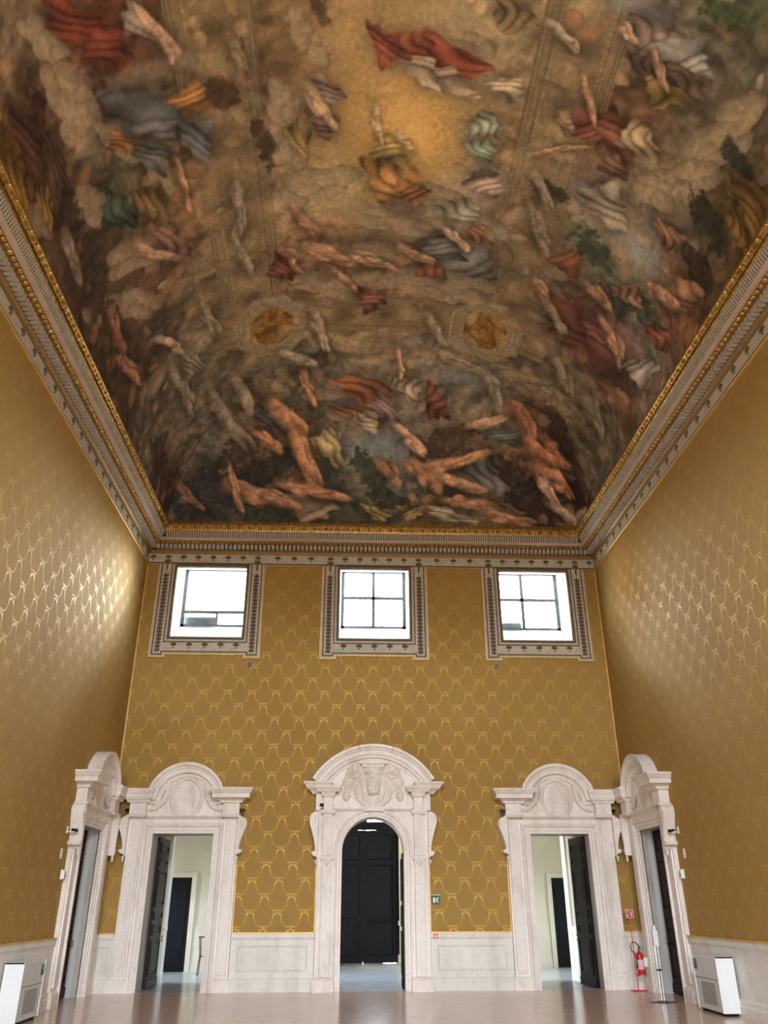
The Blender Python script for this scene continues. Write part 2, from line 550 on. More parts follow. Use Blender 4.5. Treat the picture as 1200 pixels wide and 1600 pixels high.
FRESCO_PATCHES = [
    ('cloud',(142,126,102),(-5.08,9.24,14.54),(-0.062,1.088,-0.09,-1.21,0.434,-1.758)),
    ('cloud',(142,126,102),(-5.01,10.2,14.65),(0.019,1.501,0.022,-1.284,0.685,-1.737)),
    ('cloud',(142,126,102),(-4.56,10.93,15.15),(0.698,1.106,0.666,-1.499,1.76,-1.471)),
    ('cloud',(142,126,102),(-5.2,11.89,14.37),(0.297,0.912,0.485,-0.988,1.378,-1.624)),
    ('cloud',(142,126,102),(-5.09,8.45,14.53),(0.41,1.653,0.583,-1.458,2.079,-2.167)),
    ('cloud',(142,126,102),(-4.55,13.72,15.16),(0.738,-0.028,0.712,-0.411,2.059,-0.414)),
    ('cloud',(142,126,102),(-5.11,14.68,14.5),(0.276,0.674,0.411,-1.235,1.358,-1.84)),
    ('cloud',(142,126,102),(-1.58,11.03,16.66),(0.281,1.431,0.066,-3.038,0.635,-0.735)),
    ('cloud',(142,126,102),(-1.45,12.13,16.68),(0.844,1.569,0.173,-2.461,1.07,-0.517)),
    ('cloud',(142,126,102),(-0.86,13.23,16.79),(1.09,-0.145,0.16,0.303,1.937,0.04)),
    ('cloud',(142,126,102),(-1.54,13.7,16.66),(1.844,0.641,0.426,-1.424,2.41,-0.313)),
    ('cloud',(142,126,102),(0.66,14.32,16.9),(0.907,0.04,0.005,-0.25,2.226,0.009)),
    ('cloud',(142,126,102),(-0.19,15.39,16.86),(0.672,0.041,0.052,-0.324,2.027,-0.022)),
    ('cloud',(142,126,102),(0.75,16.44,16.89),(0.725,-0.07,-0.003,0.261,1.718,-0.028)),
    ('cloud',(142,126,102),(2.3,16.5,16.79),(0.948,0.007,-0.141,-0.055,1.7,0.008)),
    ('cloud',(142,126,102),(2.74,15.91,16.71),(1.108,0.104,-0.224,-0.343,1.936,0.068)),
    ('cloud',(142,126,102),(2.13,13.5,16.81),(1.381,0.176,-0.18,-0.571,2.618,0.093)),
    ('cloud',(142,126,102),(3.05,12.76,16.64),(1.341,0.889,-0.324,-1.722,1.911,0.392)),
    ('cloud',(142,126,102),(2.57,11.93,16.74),(1.34,1.249,-0.236,-2.886,2.374,0.544)),
    ('cloud',(142,126,102),(-0.61,16.66,16.82),(0.925,0.121,0.11,-0.655,1.972,-0.073)),
    ('cloud',(142,126,102),(6.58,9.94,14.42),(0.029,-0.896,-0.049,1.047,0.652,-1.637)),
    ('cloud',(142,126,102),(6.32,10.98,14.78),(0.389,-0.784,-0.483,1.235,1.574,-1.545)),
    ('cloud',(142,126,102),(5.97,11.66,15.16),(1.215,-0.241,-1.162,0.612,2.305,-0.566)),
    ('cloud',(142,126,102),(6.59,9.14,14.41),(0.064,-1.493,-0.089,1.267,0.842,-2.018)),
    ('cloud',(142,126,102),(5.27,12.72,15.72),(1.306,0.153,-0.856,-0.035,2.228,0.025)),
    ('cloud',(142,126,102),(4.22,11.71,16.27),(2.032,0.313,-0.84,-0.441,3.169,0.192)),
    ('cloud',(142,126,102),(5.98,12.52,15.15),(1.159,0.53,-1.128,-0.408,2.314,0.396)),
    ('cloud',(142,126,102),(-1.0,9.74,16.77),(0.58,1.75,0.094,-2.95,1.014,-0.501)),
    ('cloud',(142,126,102),(2.19,9.75,16.8),(1.699,0.548,-0.236,-1.013,2.887,0.154)),
    ('cloud',(142,126,102),(0.16,21.14,15.44),(1.067,0.159,-0.129,-0.613,2.282,-1.832)),
    ('cloud',(142,126,102),(-0.45,20.26,16.01),(1.009,-0.101,0.052,0.407,2.244,-1.2)),
    ('cloud',(142,126,102),(2.77,19.15,16.47),(1.243,0.128,-0.044,-0.633,2.314,-0.731)),
    ('cloud',(142,126,102),(-4.09,11.94,15.55),(0.065,1.396,0.048,-2.466,0.571,-1.793)),
    ('cloud',(142,126,102),(-5.66,10.66,13.04),(-0.114,1.67,-0.993,-0.28,0.153,-2.368)),
    ('glow',(178,146,92),(0.8,11.26,16.9),(0.654,0.193,-0.006,-0.308,0.793,0.003)),
    ('glow',(160,134,94),(0.28,9.77,16.89),(0.893,0.067,0.033,-0.151,1.573,-0.0)),
    ('glow',(152,134,104),(1.66,9.44,16.86),(1.269,0.265,-0.106,-0.465,2.01,0.036)),
    ('glow',(182,160,116),(-0.71,13.24,16.81),(1.109,-0.192,0.15,0.416,1.914,0.054)),
    ('glow',(164,146,118),(2.47,13.25,16.76),(1.297,0.168,-0.222,-0.5,2.446,0.096)),
    ('glow',(212,174,104),(1.11,11.95,16.89),(1.092,0.472,-0.035,-0.669,1.119,0.016)),
    ('glow',(168,150,116),(-1.63,13.88,16.64),(1.712,0.456,0.413,-1.297,2.73,-0.312)),
    ('glow',(150,130,98),(0.03,14.03,16.88),(1.291,0.061,0.075,-0.366,3.16,-0.02)),
    ('drape',(128,42,24),(-4.69,8.53,15.03),(0.528,0.995,0.557,-2.046,2.937,-2.117)),
    ('drape',(120,40,22),(-4.43,9.19,15.28),(1.067,1.548,0.96,-2.202,3.048,-1.978)),
    ('drape',(150,138,120),(-3.87,8.93,15.7),(0.487,2.362,0.336,-3.464,1.585,-2.367)),
    ('drape',(84,92,98),(-4.04,10.54,15.58),(0.819,0.58,0.595,-1.387,2.332,-0.989)),
    ('drape',(160,96,34),(-3.24,10.52,16.07),(1.85,1.135,0.936,-1.992,3.228,-0.974)),
    ('drape',(150,92,36),(-4.47,11.0,15.24),(1.126,1.1,1.031,-3.205,5.054,-3.098)),
    ('drape',(86,94,100),(-3.27,11.46,16.05),(0.094,1.832,0.049,-3.35,0.501,-1.697)),
    ('drape',(80,84,84),(-4.12,11.52,15.52),(0.971,1.729,0.737,-2.915,2.325,-2.156)),
    ('drape',(42,64,50),(-4.92,12.33,14.76),(0.638,1.28,0.788,-1.754,2.044,-2.187)),
    ('drape',(104,80,34),(-4.34,12.6,15.35),(0.008,1.712,0.006,-2.677,0.658,-2.284)),
    ('drape',(130,86,62),(-4.19,13.92,15.47),(0.715,1.08,0.558,-2.532,1.925,-1.968)),
    ('drape',(62,34,30),(-5.58,9.68,13.49),(-0.205,1.352,-0.752,-0.897,-0.702,-3.368)),
    ('drape',(70,44,40),(-5.45,10.4,13.87),(-0.335,1.493,-0.823,-1.818,-1.143,-4.459)),
    ('drape',(116,80,22),(-5.68,9.9,12.82),(-0.062,1.568,-1.104,-0.178,-0.911,-2.929)),
    ('drape',(128,92,30),(-5.62,10.77,13.32),(-0.306,2.082,-1.445,-1.086,-1.418,-5.096)),
    ('drape',(166,62,34),(1.74,10.13,16.86),(1.411,0.36,-0.137,-0.832,2.808,0.091)),
    ('drape',(160,66,38),(0.97,9.93,16.89),(2.061,0.648,-0.035,-1.327,3.656,0.066)),
    ('drape',(146,56,34),(0.47,9.89,16.9),(0.9,1.92,0.013,-5.251,2.348,-0.064)),
    ('drape',(168,148,112),(1.79,10.6,16.85),(1.766,0.356,-0.17,-1.117,4.379,0.119)),
    ('drape',(176,156,122),(1.26,10.45,16.88),(1.73,1.376,-0.08,-3.199,3.517,0.141)),
    ('drape',(140,112,96),(-0.66,10.83,16.82),(1.553,2.134,0.178,-4.535,2.869,-0.563)),
    ('drape',(124,84,82),(-0.75,11.64,16.81),(1.709,1.66,0.236,-3.401,2.771,-0.485)),
    ('drape',(146,118,56),(-1.23,11.99,16.72),(0.634,1.836,0.105,-4.264,1.236,-0.786)),
    ('drape',(178,116,44),(0.75,13.08,16.9),(1.487,0.404,-0.012,-0.877,2.032,0.0)),
    ('drape',(170,142,66),(0.72,12.38,16.9),(2.008,1.362,0.011,-2.82,2.879,0.043)),
    ('drape',(150,92,40),(1.22,13.41,16.89),(2.289,0.526,-0.098,-1.422,3.684,0.068)),
    ('drape',(128,148,124),(2.71,11.5,16.72),(2.733,0.816,-0.522,-1.317,3.435,0.264)),
    ('drape',(112,142,116),(2.74,12.14,16.71),(2.594,1.043,-0.506,-2.144,3.978,0.405)),
    ('drape',(170,140,128),(2.94,12.96,16.67),(2.267,0.466,-0.518,-0.994,3.432,0.211)),
    ('drape',(150,152,122),(2.47,13.82,16.76),(1.849,0.098,-0.31,-0.366,3.714,0.034)),
    ('drape',(150,96,48),(3.03,14.5,16.65),(2.535,1.138,-0.59,-2.568,3.526,0.591)),
    ('drape',(180,160,124),(2.95,10.57,16.66),(2.446,0.719,-0.55,-1.428,4.292,0.365)),
    ('drape',(106,110,110),(2.84,15.42,16.69),(1.236,0.1,-0.266,-0.315,2.222,0.072)),
    ('drape',(94,98,98),(2.15,15.13,16.81),(1.902,0.255,-0.245,-0.853,3.243,0.094)),
    ('drape',(124,58,38),(1.9,15.85,16.84),(2.499,0.628,-0.271,-1.708,3.384,0.194)),
    ('drape',(104,44,30),(-1.9,15.72,16.57),(1.712,1.167,0.458,-2.588,2.07,-0.689)),
    ('drape',(120,62,42),(0.43,17.17,16.86),(2.299,0.55,-0.042,-1.29,2.872,-0.268)),
    ('drape',(142,66,52),(4.78,10.86,16.01),(1.496,-0.14,-0.787,0.513,3.932,-0.286)),
    ('drape',(124,62,46),(5.15,10.9,15.79),(1.034,0.893,-0.643,-2.395,3.391,1.481)),
    ('drape',(166,146,102),(5.59,10.78,15.48),(1.559,0.564,-1.203,-0.62,3.783,0.535)),
    ('drape',(108,70,56),(5.32,11.5,15.68),(2.352,0.828,-1.564,-1.056,4.521,0.664)),
    ('drape',(134,112,100),(5.2,8.82,15.76),(1.507,0.443,-0.961,-0.56,3.674,0.356)),
    ('drape',(150,154,150),(5.66,8.94,15.43),(1.266,-0.318,-1.013,0.853,4.448,-0.744)),
    ('drape',(88,66,60),(5.28,9.39,15.71),(1.624,1.396,-1.081,-2.385,4.271,1.539)),
    ('drape',(92,72,62),(5.79,9.35,15.32),(1.472,-0.107,-1.27,0.582,5.385,-0.592)),
    ('drape',(142,114,50),(5.6,9.72,15.48),(2.109,0.733,-1.659,-0.546,3.919,0.439)),
    ('drape',(160,148,124),(5.45,12.42,15.59),(1.293,0.587,-0.925,-0.799,2.492,0.575)),
    ('drape',(130,58,28),(5.07,14.44,15.84),(2.22,0.557,-1.342,-0.618,2.99,0.345)),
    ('drape',(104,44,34),(5.72,16.23,15.38),(0.787,0.294,-0.658,-0.443,1.76,0.37)),
    ('drape',(110,56,46),(6.37,16.41,14.73),(0.752,0.577,-0.96,-0.782,2.014,1.013)),
    ('drape',(160,154,146),(6.96,15.68,13.6),(0.506,-0.183,-1.647,0.595,2.417,-1.923)),
    ('drape',(120,56,44),(6.96,14.34,13.61),(0.664,0.217,-2.145,0.552,3.532,-1.774)),
    ('drape',(118,84,28),(7.05,10.18,13.25),(0.237,1.009,-1.307,-0.13,3.245,0.659)),
    ('drape',(104,74,26),(7.06,10.74,13.2),(0.319,1.425,-1.888,-0.173,4.452,0.942)),
    ('drape',(126,84,62),(6.57,12.15,14.43),(1.284,1.092,-1.975,-0.58,3.846,0.913)),
    ('drape',(150,104,76),(6.98,12.88,13.55),(0.617,0.479,-2.176,0.306,3.125,-1.077)),
    ('drape',(150,98,66),(6.35,14.27,14.75),(1.439,-0.071,-1.825,1.053,4.185,-1.318)),
    ('drape',(126,106,66),(2.79,9.05,16.7),(1.857,1.754,-0.38,-2.825,3.213,0.584)),
    ('drape',(168,88,46),(0.33,20.24,16.02),(1.112,0.179,-0.09,-0.572,2.216,-1.172)),
    ('drape',(160,90,52),(0.15,20.97,15.57),(1.161,0.247,-0.178,-1.122,3.061,-2.266)),
    ('drape',(124,98,104),(0.94,20.78,15.7),(1.063,0.927,-0.62,-2.711,1.872,-1.224)),
    ('drape',(170,156,132),(0.46,21.13,15.44),(2.149,0.849,-0.655,-1.956,2.75,-2.194)),
    ('drape',(176,152,120),(1.69,20.11,16.09),(1.744,0.873,-0.429,-2.369,2.91,-1.458)),
    ('drape',(112,52,36),(2.55,20.57,15.84),(0.61,1.219,-0.725,-3.622,1.262,-0.728)),
    ('drape',(176,152,96),(-0.73,21.75,14.86),(0.95,0.76,-0.897,-2.42,1.248,-1.42)),
    ('drape',(146,122,96),(-1.41,22.55,13.21),(1.038,0.033,-0.179,-0.608,0.512,-2.885)),
    ('drape',(52,58,70),(-2.52,21.02,15.53),(1.003,1.131,-0.833,-2.977,1.426,-1.093)),
    ('drape',(100,104,108),(4.17,22.21,14.18),(1.077,0.28,-0.539,-1.329,1.108,-2.103)),
    ('drape',(70,92,88),(4.81,21.38,15.24),(1.658,0.353,-0.321,-1.67,3.383,-3.147)),
    ('drape',(160,152,128),(3.04,22.58,12.98),(1.378,0.039,-0.339,-1.147,0.396,-4.936)),
    ('drape',(140,110,56),(4.47,22.55,13.21),(1.156,0.053,-0.31,-1.111,0.847,-4.479)),
    ('drape',(82,74,66),(6.22,22.14,14.3),(1.186,0.433,-0.758,-2.054,1.384,-2.472)),
    ('drape',(150,128,54),(0.81,22.57,13.04),(2.107,0.065,-0.526,-1.53,0.711,-5.621)),
    ('drape',(150,124,52),(1.82,22.57,13.06),(2.485,0.121,-0.789,-1.825,0.587,-5.477)),
    ('drape',(150,140,112),(-4.45,18.11,15.25),(-0.205,1.569,-0.179,-3.412,0.558,-3.077)),
    ('flesh',(170,130,96),(-3.58,9.27,15.88),(0.506,1.575,0.291,-3.851,2.02,-2.228)),
    ('flesh',(160,112,74),(-3.71,12.64,15.8),(-0.178,1.435,-0.113,-5.956,0.143,-3.702)),
    ('flesh',(160,116,86),(-4.47,13.99,15.24),(0.908,0.723,0.825,-2.505,3.156,-2.267)),
    ('flesh',(128,74,54),(-5.46,15.01,13.83),(-0.377,1.241,-0.964,-1.051,-0.314,-2.681)),
    ('flesh',(140,92,62),(-5.49,16.39,13.76),(-0.326,1.376,-0.905,-1.195,0.326,-3.313)),
    ('flesh',(168,136,104),(-4.72,16.94,14.99),(0.525,1.282,0.552,-3.128,2.021,-3.327)),
    ('flesh',(110,92,76),(-5.6,12.3,13.4),(-0.274,1.475,-1.138,-0.864,-0.788,-3.613)),
    ('flesh',(176,142,100),(-0.8,11.25,16.8),(0.776,1.202,0.109,-5.376,2.897,-0.732)),
    ('flesh',(186,150,96),(0.41,11.74,16.89),(0.575,1.613,0.013,-8.699,2.437,-0.085)),
    ('flesh',(186,150,100),(0.99,12.12,16.9),(2.679,1.996,-0.054,-4.763,4.608,0.159)),
    ('flesh',(156,104,70),(-1.2,14.34,16.73),(1.405,1.079,0.271,-3.256,2.581,-0.631)),
    ('flesh',(158,110,76),(-0.6,15.48,16.83),(1.278,0.401,0.147,-1.428,2.271,-0.157)),
    ('flesh',(170,124,84),(0.56,15.74,16.9),(1.64,0.283,0.018,-1.308,3.492,0.016)),
    ('flesh',(166,120,80),(1.53,15.44,16.87),(2.1,0.584,-0.141,-2.285,4.22,0.111)),
    ('flesh',(160,108,70),(-1.57,15.57,16.66),(0.808,1.432,0.188,-5.523,1.92,-1.263)),
    ('flesh',(160,112,76),(-0.27,16.44,16.86),(1.348,1.252,0.119,-5.223,2.853,-0.484)),
    ('flesh',(178,146,110),(2.51,14.73,16.75),(2.385,0.989,-0.417,-2.485,3.495,0.432)),
    ('flesh',(176,124,90),(4.53,10.39,16.13),(0.873,1.619,-0.427,-6.187,3.551,2.897)),
    ('flesh',(176,130,92),(4.33,11.59,16.22),(1.505,-0.666,-0.648,3.805,7.358,-1.541)),
    ('flesh',(170,122,86),(4.18,10.95,16.29),(3.153,1.738,-1.285,-2.795,5.087,1.103)),
    ('flesh',(170,126,92),(5.49,9.4,15.56),(1.265,1.905,-0.932,-6.272,6.398,4.606)),
    ('flesh',(176,140,104),(4.86,8.91,15.96),(3.479,2.024,-1.88,-2.569,6.545,1.569)),
    ('flesh',(160,112,78),(4.85,15.84,15.97),(1.384,1.111,-0.755,-3.526,2.957,1.929)),
    ('flesh',(156,106,78),(6.51,15.89,14.52),(0.711,0.724,-1.047,-1.415,3.084,2.058)),
    ('flesh',(150,104,76),(6.82,13.38,13.98),(0.769,0.479,-1.713,0.215,3.285,-0.498)),
    ('flesh',(160,104,66),(5.99,14.96,15.14),(1.568,0.625,-1.513,-0.647,3.66,0.608)),
    ('flesh',(186,118,72),(-1.94,21.33,15.28),(0.518,0.612,-0.549,-1.943,0.813,-0.732)),
    ('flesh',(178,112,70),(-1.64,22.01,14.52),(0.516,0.553,-0.816,-2.75,0.788,-1.163)),
    ('flesh',(180,116,72),(-1.42,20.28,16.0),(0.553,1.231,-0.655,-4.842,1.214,-0.626)),
    ('flesh',(176,110,66),(-2.64,21.64,14.98),(1.576,0.615,-0.671,-2.03,2.366,-2.584)),
    ('flesh',(168,108,70),(-1.02,22.45,13.62),(0.924,0.067,-0.222,-0.895,1.018,-3.216)),
    ('flesh',(160,104,70),(-3.02,22.46,13.59),(0.921,0.105,-0.338,-0.953,0.638,-2.18)),
    ('flesh',(170,114,76),(-3.63,22.43,13.67),(0.419,0.417,-1.247,-4.763,0.553,-1.453)),
    ('flesh',(158,104,72),(-2.22,22.51,13.4),(1.211,0.117,-0.49,-1.703,0.853,-3.6)),
    ('flesh',(190,140,102),(1.88,21.57,15.05),(1.053,0.672,-0.694,-2.849,2.097,-2.1)),
    ('flesh',(190,146,106),(1.36,19.4,16.39),(0.607,1.44,-0.52,-7.092,2.11,-0.787)),
    ('flesh',(176,112,70),(2.32,22.23,14.15),(0.958,0.464,-0.889,-1.965,0.871,-1.678)),
    ('flesh',(180,118,74),(3.43,21.95,14.6),(0.902,-0.17,0.236,1.008,1.953,-2.697)),
    ('flesh',(172,120,78),(3.45,22.35,13.89),(1.154,0.109,-0.255,-0.783,1.312,-3.131)),
    ('flesh',(172,100,62),(5.37,21.05,15.51),(0.558,0.888,-0.674,-2.829,1.227,-0.767)),
    ('flesh',(166,98,62),(6.09,21.79,14.8),(1.135,0.427,-0.509,-1.308,1.345,-1.634)),
    ('flesh',(164,100,66),(6.74,22.24,14.13),(0.633,0.196,-1.077,-1.261,3.566,-0.641)),
    ('flesh',(180,136,96),(4.25,20.98,15.56),(1.479,-0.498,0.355,1.403,2.887,-2.128)),
    ('flesh',(172,136,102),(6.23,22.41,13.75),(0.906,0.508,-1.428,-3.446,0.657,-1.88)),
    ('flesh',(150,98,66),(1.2,22.19,14.22),(1.522,0.569,-1.025,-2.142,1.385,-2.424)),
    ('flesh',(156,124,98),(6.81,22.58,12.94),(1.466,0.101,-1.109,-1.998,0.223,-2.485)),
    ('flesh',(160,110,76),(3.86,22.53,13.31),(1.156,0.065,-0.299,-0.915,0.744,-3.742)),
    ('flesh',(150,100,70),(5.07,22.58,12.9),(1.182,0.019,-0.289,-0.889,0.385,-4.453)),
    ('flesh',(116,72,58),(-5.01,22.52,13.35),(1.56,0.234,-1.05,-3.072,0.804,-3.884)),
    ('flesh',(140,128,104),(4.25,20.15,16.07),(0.682,1.038,-0.522,-3.245,1.582,-0.783)),
    ('flesh',(128,116,94),(-3.36,20.32,15.98),(0.503,1.122,-0.166,-3.021,0.593,-0.753)),
    ('flesh',(128,118,100),(-4.78,19.18,14.92),(-0.275,0.845,-0.302,-2.841,0.183,-3.133)),
    ('flesh',(124,114,96),(-4.07,20.78,15.57),(0.049,0.809,-0.168,-2.474,0.27,-1.934)),
    ('flesh',(128,112,88),(5.88,18.28,15.25),(0.931,0.686,-0.846,-1.797,2.096,1.625)),
    ('flesh',(112,100,80),(6.73,18.54,14.16),(0.601,0.551,-1.168,-0.372,1.924,0.715)),
    ('flesh',(146,130,98),(-1.0,18.38,16.68),(0.6,1.074,-0.225,-4.16,1.252,-0.267)),
    ('flesh',(140,124,92),(2.31,18.27,16.7),(0.731,1.089,-0.227,-4.038,1.855,-0.384)),
    ('flesh',(140,126,100),(-1.58,19.27,16.43),(1.605,0.471,-0.161,-1.294,3.29,-1.123)),
    ('flesh',(138,124,98),(3.18,19.35,16.41),(1.135,0.241,-0.089,-1.502,3.379,-1.161)),
    ('flesh',(132,116,86),(-2.76,13.59,16.28),(0.051,1.271,0.018,-4.432,0.517,-1.856)),
    ('flesh',(130,114,84),(-2.78,15.0,16.28),(0.165,1.183,0.068,-4.846,0.831,-1.969)),
    ('flesh',(124,106,78),(4.27,13.84,16.24),(0.748,0.97,-0.317,-3.573,1.909,1.56)),
    ('flesh',(118,102,78),(4.18,12.75,16.28),(1.327,1.318,-0.544,-3.893,3.11,1.663)),
    ('flesh',(138,122,98),(3.79,9.32,16.43),(2.072,0.783,-0.711,-1.915,5.683,0.606)),
    ('flesh',(112,96,66),(-2.34,9.96,16.44),(1.03,2.203,0.35,-4.378,2.259,-1.463)),
    ('flesh',(126,112,84),(-3.78,16.82,15.76),(0.093,1.14,0.055,-4.083,0.869,-2.646)),
    ('flesh',(120,104,78),(5.29,16.38,15.7),(1.181,0.892,-0.778,-2.527,2.463,1.637)),
    ('dark',(52,56,42),(5.52,13.69,15.54),(0.973,0.568,-0.723,-1.012,2.051,0.741)),
    ('dark',(48,52,42),(6.2,14.7,14.92),(1.056,0.137,-1.176,0.32,2.674,-0.362)),
    ('dark',(56,62,50),(6.6,14.28,14.38),(0.774,0.379,-1.265,0.054,2.657,-0.107)),
    ('dark',(38,38,32),(6.88,11.21,13.83),(0.377,0.692,-0.981,-0.337,2.675,0.847)),
    ('dark',(40,42,34),(6.82,9.85,13.99),(0.668,1.068,-1.499,-0.512,4.161,1.111)),
    ('dark',(44,46,36),(4.31,12.69,16.23),(1.813,0.008,-0.772,0.144,4.168,-0.077)),
    ('dark',(54,62,44),(6.06,7.9,15.07),(1.42,0.128,-1.443,0.135,4.325,-0.164)),
    ('dark',(40,36,30),(6.97,12.16,13.58),(0.433,0.981,-1.468,-0.249,2.923,0.816)),
    ('dark',(44,44,44),(-4.42,22.46,13.56),(0.75,0.193,-0.657,-1.244,0.372,-1.237)),
    ('dark',(46,54,50),(-3.0,22.58,12.98),(0.817,0.007,-0.079,-0.619,0.378,-3.865)),
    ('dark',(48,52,42),(0.59,22.19,14.21),(0.561,0.427,-0.789,-2.088,0.621,-1.149)),
    ('dark',(44,46,38),(1.21,22.49,13.46),(1.105,0.094,-0.356,-1.103,0.81,-3.152)),
    ('dark',(54,58,50),(-0.21,22.44,13.64),(0.834,0.274,-0.869,-3.061,0.769,-2.596)),
    ('dark',(62,52,44),(3.0,21.56,15.07),(0.65,-0.252,0.254,1.042,1.345,-1.352)),
    ('dark',(48,40,36),(5.09,22.25,14.11),(0.673,0.198,-0.397,-1.021,0.7,-1.411)),
    ('dark',(46,38,36),(6.43,20.73,14.65),(0.509,0.372,-0.688,-0.69,1.347,0.926)),
    ('dark',(40,32,30),(6.99,21.88,13.49),(0.32,0.333,-1.23,0.19,1.97,-0.741)),
    ('dark',(40,38,36),(-2.64,22.13,14.33),(0.71,-0.15,0.249,0.881,1.074,-1.789)),
    ('dark',(54,48,40),(-3.44,21.78,14.81),(0.789,-0.37,0.449,1.544,1.258,-1.551)),
    ('dark',(44,30,26),(-5.41,9.42,13.95),(-0.276,1.411,-0.622,-1.924,-0.895,-4.272)),
    ('dark',(44,36,30),(-5.46,11.4,13.84),(-0.291,1.312,-0.732,-1.495,-0.508,-3.77)),
    ('dark',(52,42,36),(-5.43,13.01,13.9),(-0.288,1.097,-0.697,-1.254,-0.364,-3.019)),
    ('dark',(54,44,38),(-5.43,15.11,13.92),(-0.216,0.729,-0.508,-1.369,-0.17,-3.216)),
    ('dark',(56,44,36),(-5.58,20.37,13.5),(-0.219,0.685,-0.813,-0.638,-0.123,-2.362)),
    ('dark',(44,44,46),(-5.59,22.56,13.14),(0.864,1.633,-0.475,-3.257,0.689,-3.823)),
    ('dark',(66,52,36),(-2.67,10.69,16.32),(1.76,1.213,0.681,-1.829,2.52,-0.719)),
    ('dark',(58,46,36),(-2.05,12.03,16.53),(0.135,1.492,0.045,-4.957,0.604,-1.455)),
    ('dark',(62,46,36),(-4.61,9.75,15.11),(-0.158,1.918,-0.163,-4.691,0.626,-4.795)),
    ('dark',(70,56,44),(-0.75,9.26,16.81),(1.489,2.471,0.218,-5.092,3.192,-0.705)),
    ('dark',(56,42,34),(5.37,9.34,15.65),(2.078,0.211,-1.448,-0.074,6.082,0.01)),
    ('glow',(112,120,122),(0.98,21.73,14.88),(0.747,0.147,-0.169,-0.612,1.284,-1.464)),
    ('glow',(92,92,86),(-0.25,20.63,15.8),(0.821,-0.114,0.072,0.363,1.503,-0.93)),
    ('glow',(112,116,114),(3.42,19.77,16.25),(0.994,0.06,-0.028,-0.441,2.07,-0.882)),
    ('glow',(140,146,144),(6.24,12.98,14.88),(0.856,0.553,-0.995,-0.455,1.94,0.507)),
    ('glow',(150,128,92),(6.0,13.45,15.14),(1.253,1.098,-1.205,-1.742,2.877,1.705)),
    ('glow',(124,130,132),(4.76,8.43,16.01),(1.741,0.324,-0.924,-0.48,4.662,0.293)),
    ('glow',(116,124,128),(5.12,12.64,15.82),(1.037,0.915,-0.65,-2.627,2.994,1.675)),
]


# ------------------------------------------------------------------ the room shell
def wall_sheet(mb, fixed, a0, a1, z0, z1, holes, axis='y'):
    """Flat wall with rectangular holes: cells between all hole edges. axis y: plane y = fixed, a along x."""
    As = sorted({a0, a1, *[h[0] for h in holes], *[h[1] for h in holes]})
    Zs = sorted({z0, z1, *[h[2] for h in holes], *[h[3] for h in holes]})
    for i in range(len(As) - 1):
        for j in range(len(Zs) - 1):
            ca, cz = (As[i] + As[i + 1]) / 2, (Zs[j] + Zs[j + 1]) / 2
            if any(h[0] < ca < h[1] and h[2] < cz < h[3] for h in holes):
                continue
            q = [(As[i], Zs[j]), (As[i + 1], Zs[j]), (As[i + 1], Zs[j + 1]), (As[i], Zs[j + 1])]
            mb.add([(a, fixed, z) if axis == 'y' else (fixed, a, z) for a, z in q], [(0, 1, 2, 3)])
    return mb


WIN_HW, WIN_Z0, WIN_Z1 = 1.06, 9.10, 11.33
DOOR_HW, DOOR_ZT = 0.80, 3.66
MID_HW, MID_SPRING = 0.83, 3.25
win_holes = [(wx - WIN_HW, wx + WIN_HW, WIN_Z0, WIN_Z1) for wx in WIN_X]
door_holes = [(DOOR_X[0] - DOOR_HW, DOOR_X[0] + DOOR_HW, 0, DOOR_ZT), (DOOR_X[1] - MID_HW - .05, DOOR_X[1] + MID_HW + .05, 0, MID_SPRING + MID_HW + .05),
              (DOOR_X[2] - DOOR_HW, DOOR_X[2] + DOOR_HW, 0, DOOR_ZT)]
wall_sheet(MB(), D, XL - .6, XR + .6, 0, 13.2, win_holes + door_holes).build('wall_back', M['silk_x'], kind='structure', label='gold damask silk wall at the far end of the hall')
side_hole = [(SIDE_Y - DOOR_HW, SIDE_Y + DOOR_HW, 0, DOOR_ZT)]
wall_sheet(MB(), XL, YF, D, 0, 13.2, side_hole, 'x').build('wall_left', M['silk_y'], kind='structure', label='gold damask silk wall on the left side')
wall_sheet(MB(), XR, YF, D, 0, 13.2, side_hole, 'x').build('wall_right', M['silk_y'], kind='structure', label='gold damask silk wall on the right side')
mb = wall_sheet(MB(), YF, XL - .6, XR + .6, 0, 13.2, [(wx - hw, wx + hw, z0, z1) for wx, hw, z0, z1 in FRONT_WINDOWS])
for wx, hw, z0, z1 in FRONT_WINDOWS:
    mb.add([(wx - hw, YF, z0), (wx + hw, YF, z0), (wx + hw, YF, z1), (wx - hw, YF, z1), (wx - hw, YF - .5, z0), (wx + hw, YF - .5, z0), (wx + hw, YF - .5, z1), (wx - hw, YF - .5, z1)],
           [(0, 1, 5, 4), (1, 2, 6, 5), (2, 3, 7, 6), (3, 0, 4, 7)])
mb.build('wall_front', M['silk_x'], kind='structure', label='gold damask silk wall behind the photographer')
MB().box(XL - .3, XR + .3, YF - .3, D, -0.2, 0).build('floor', M['floor'], kind='structure', label='polished terracotta floor of the hall')


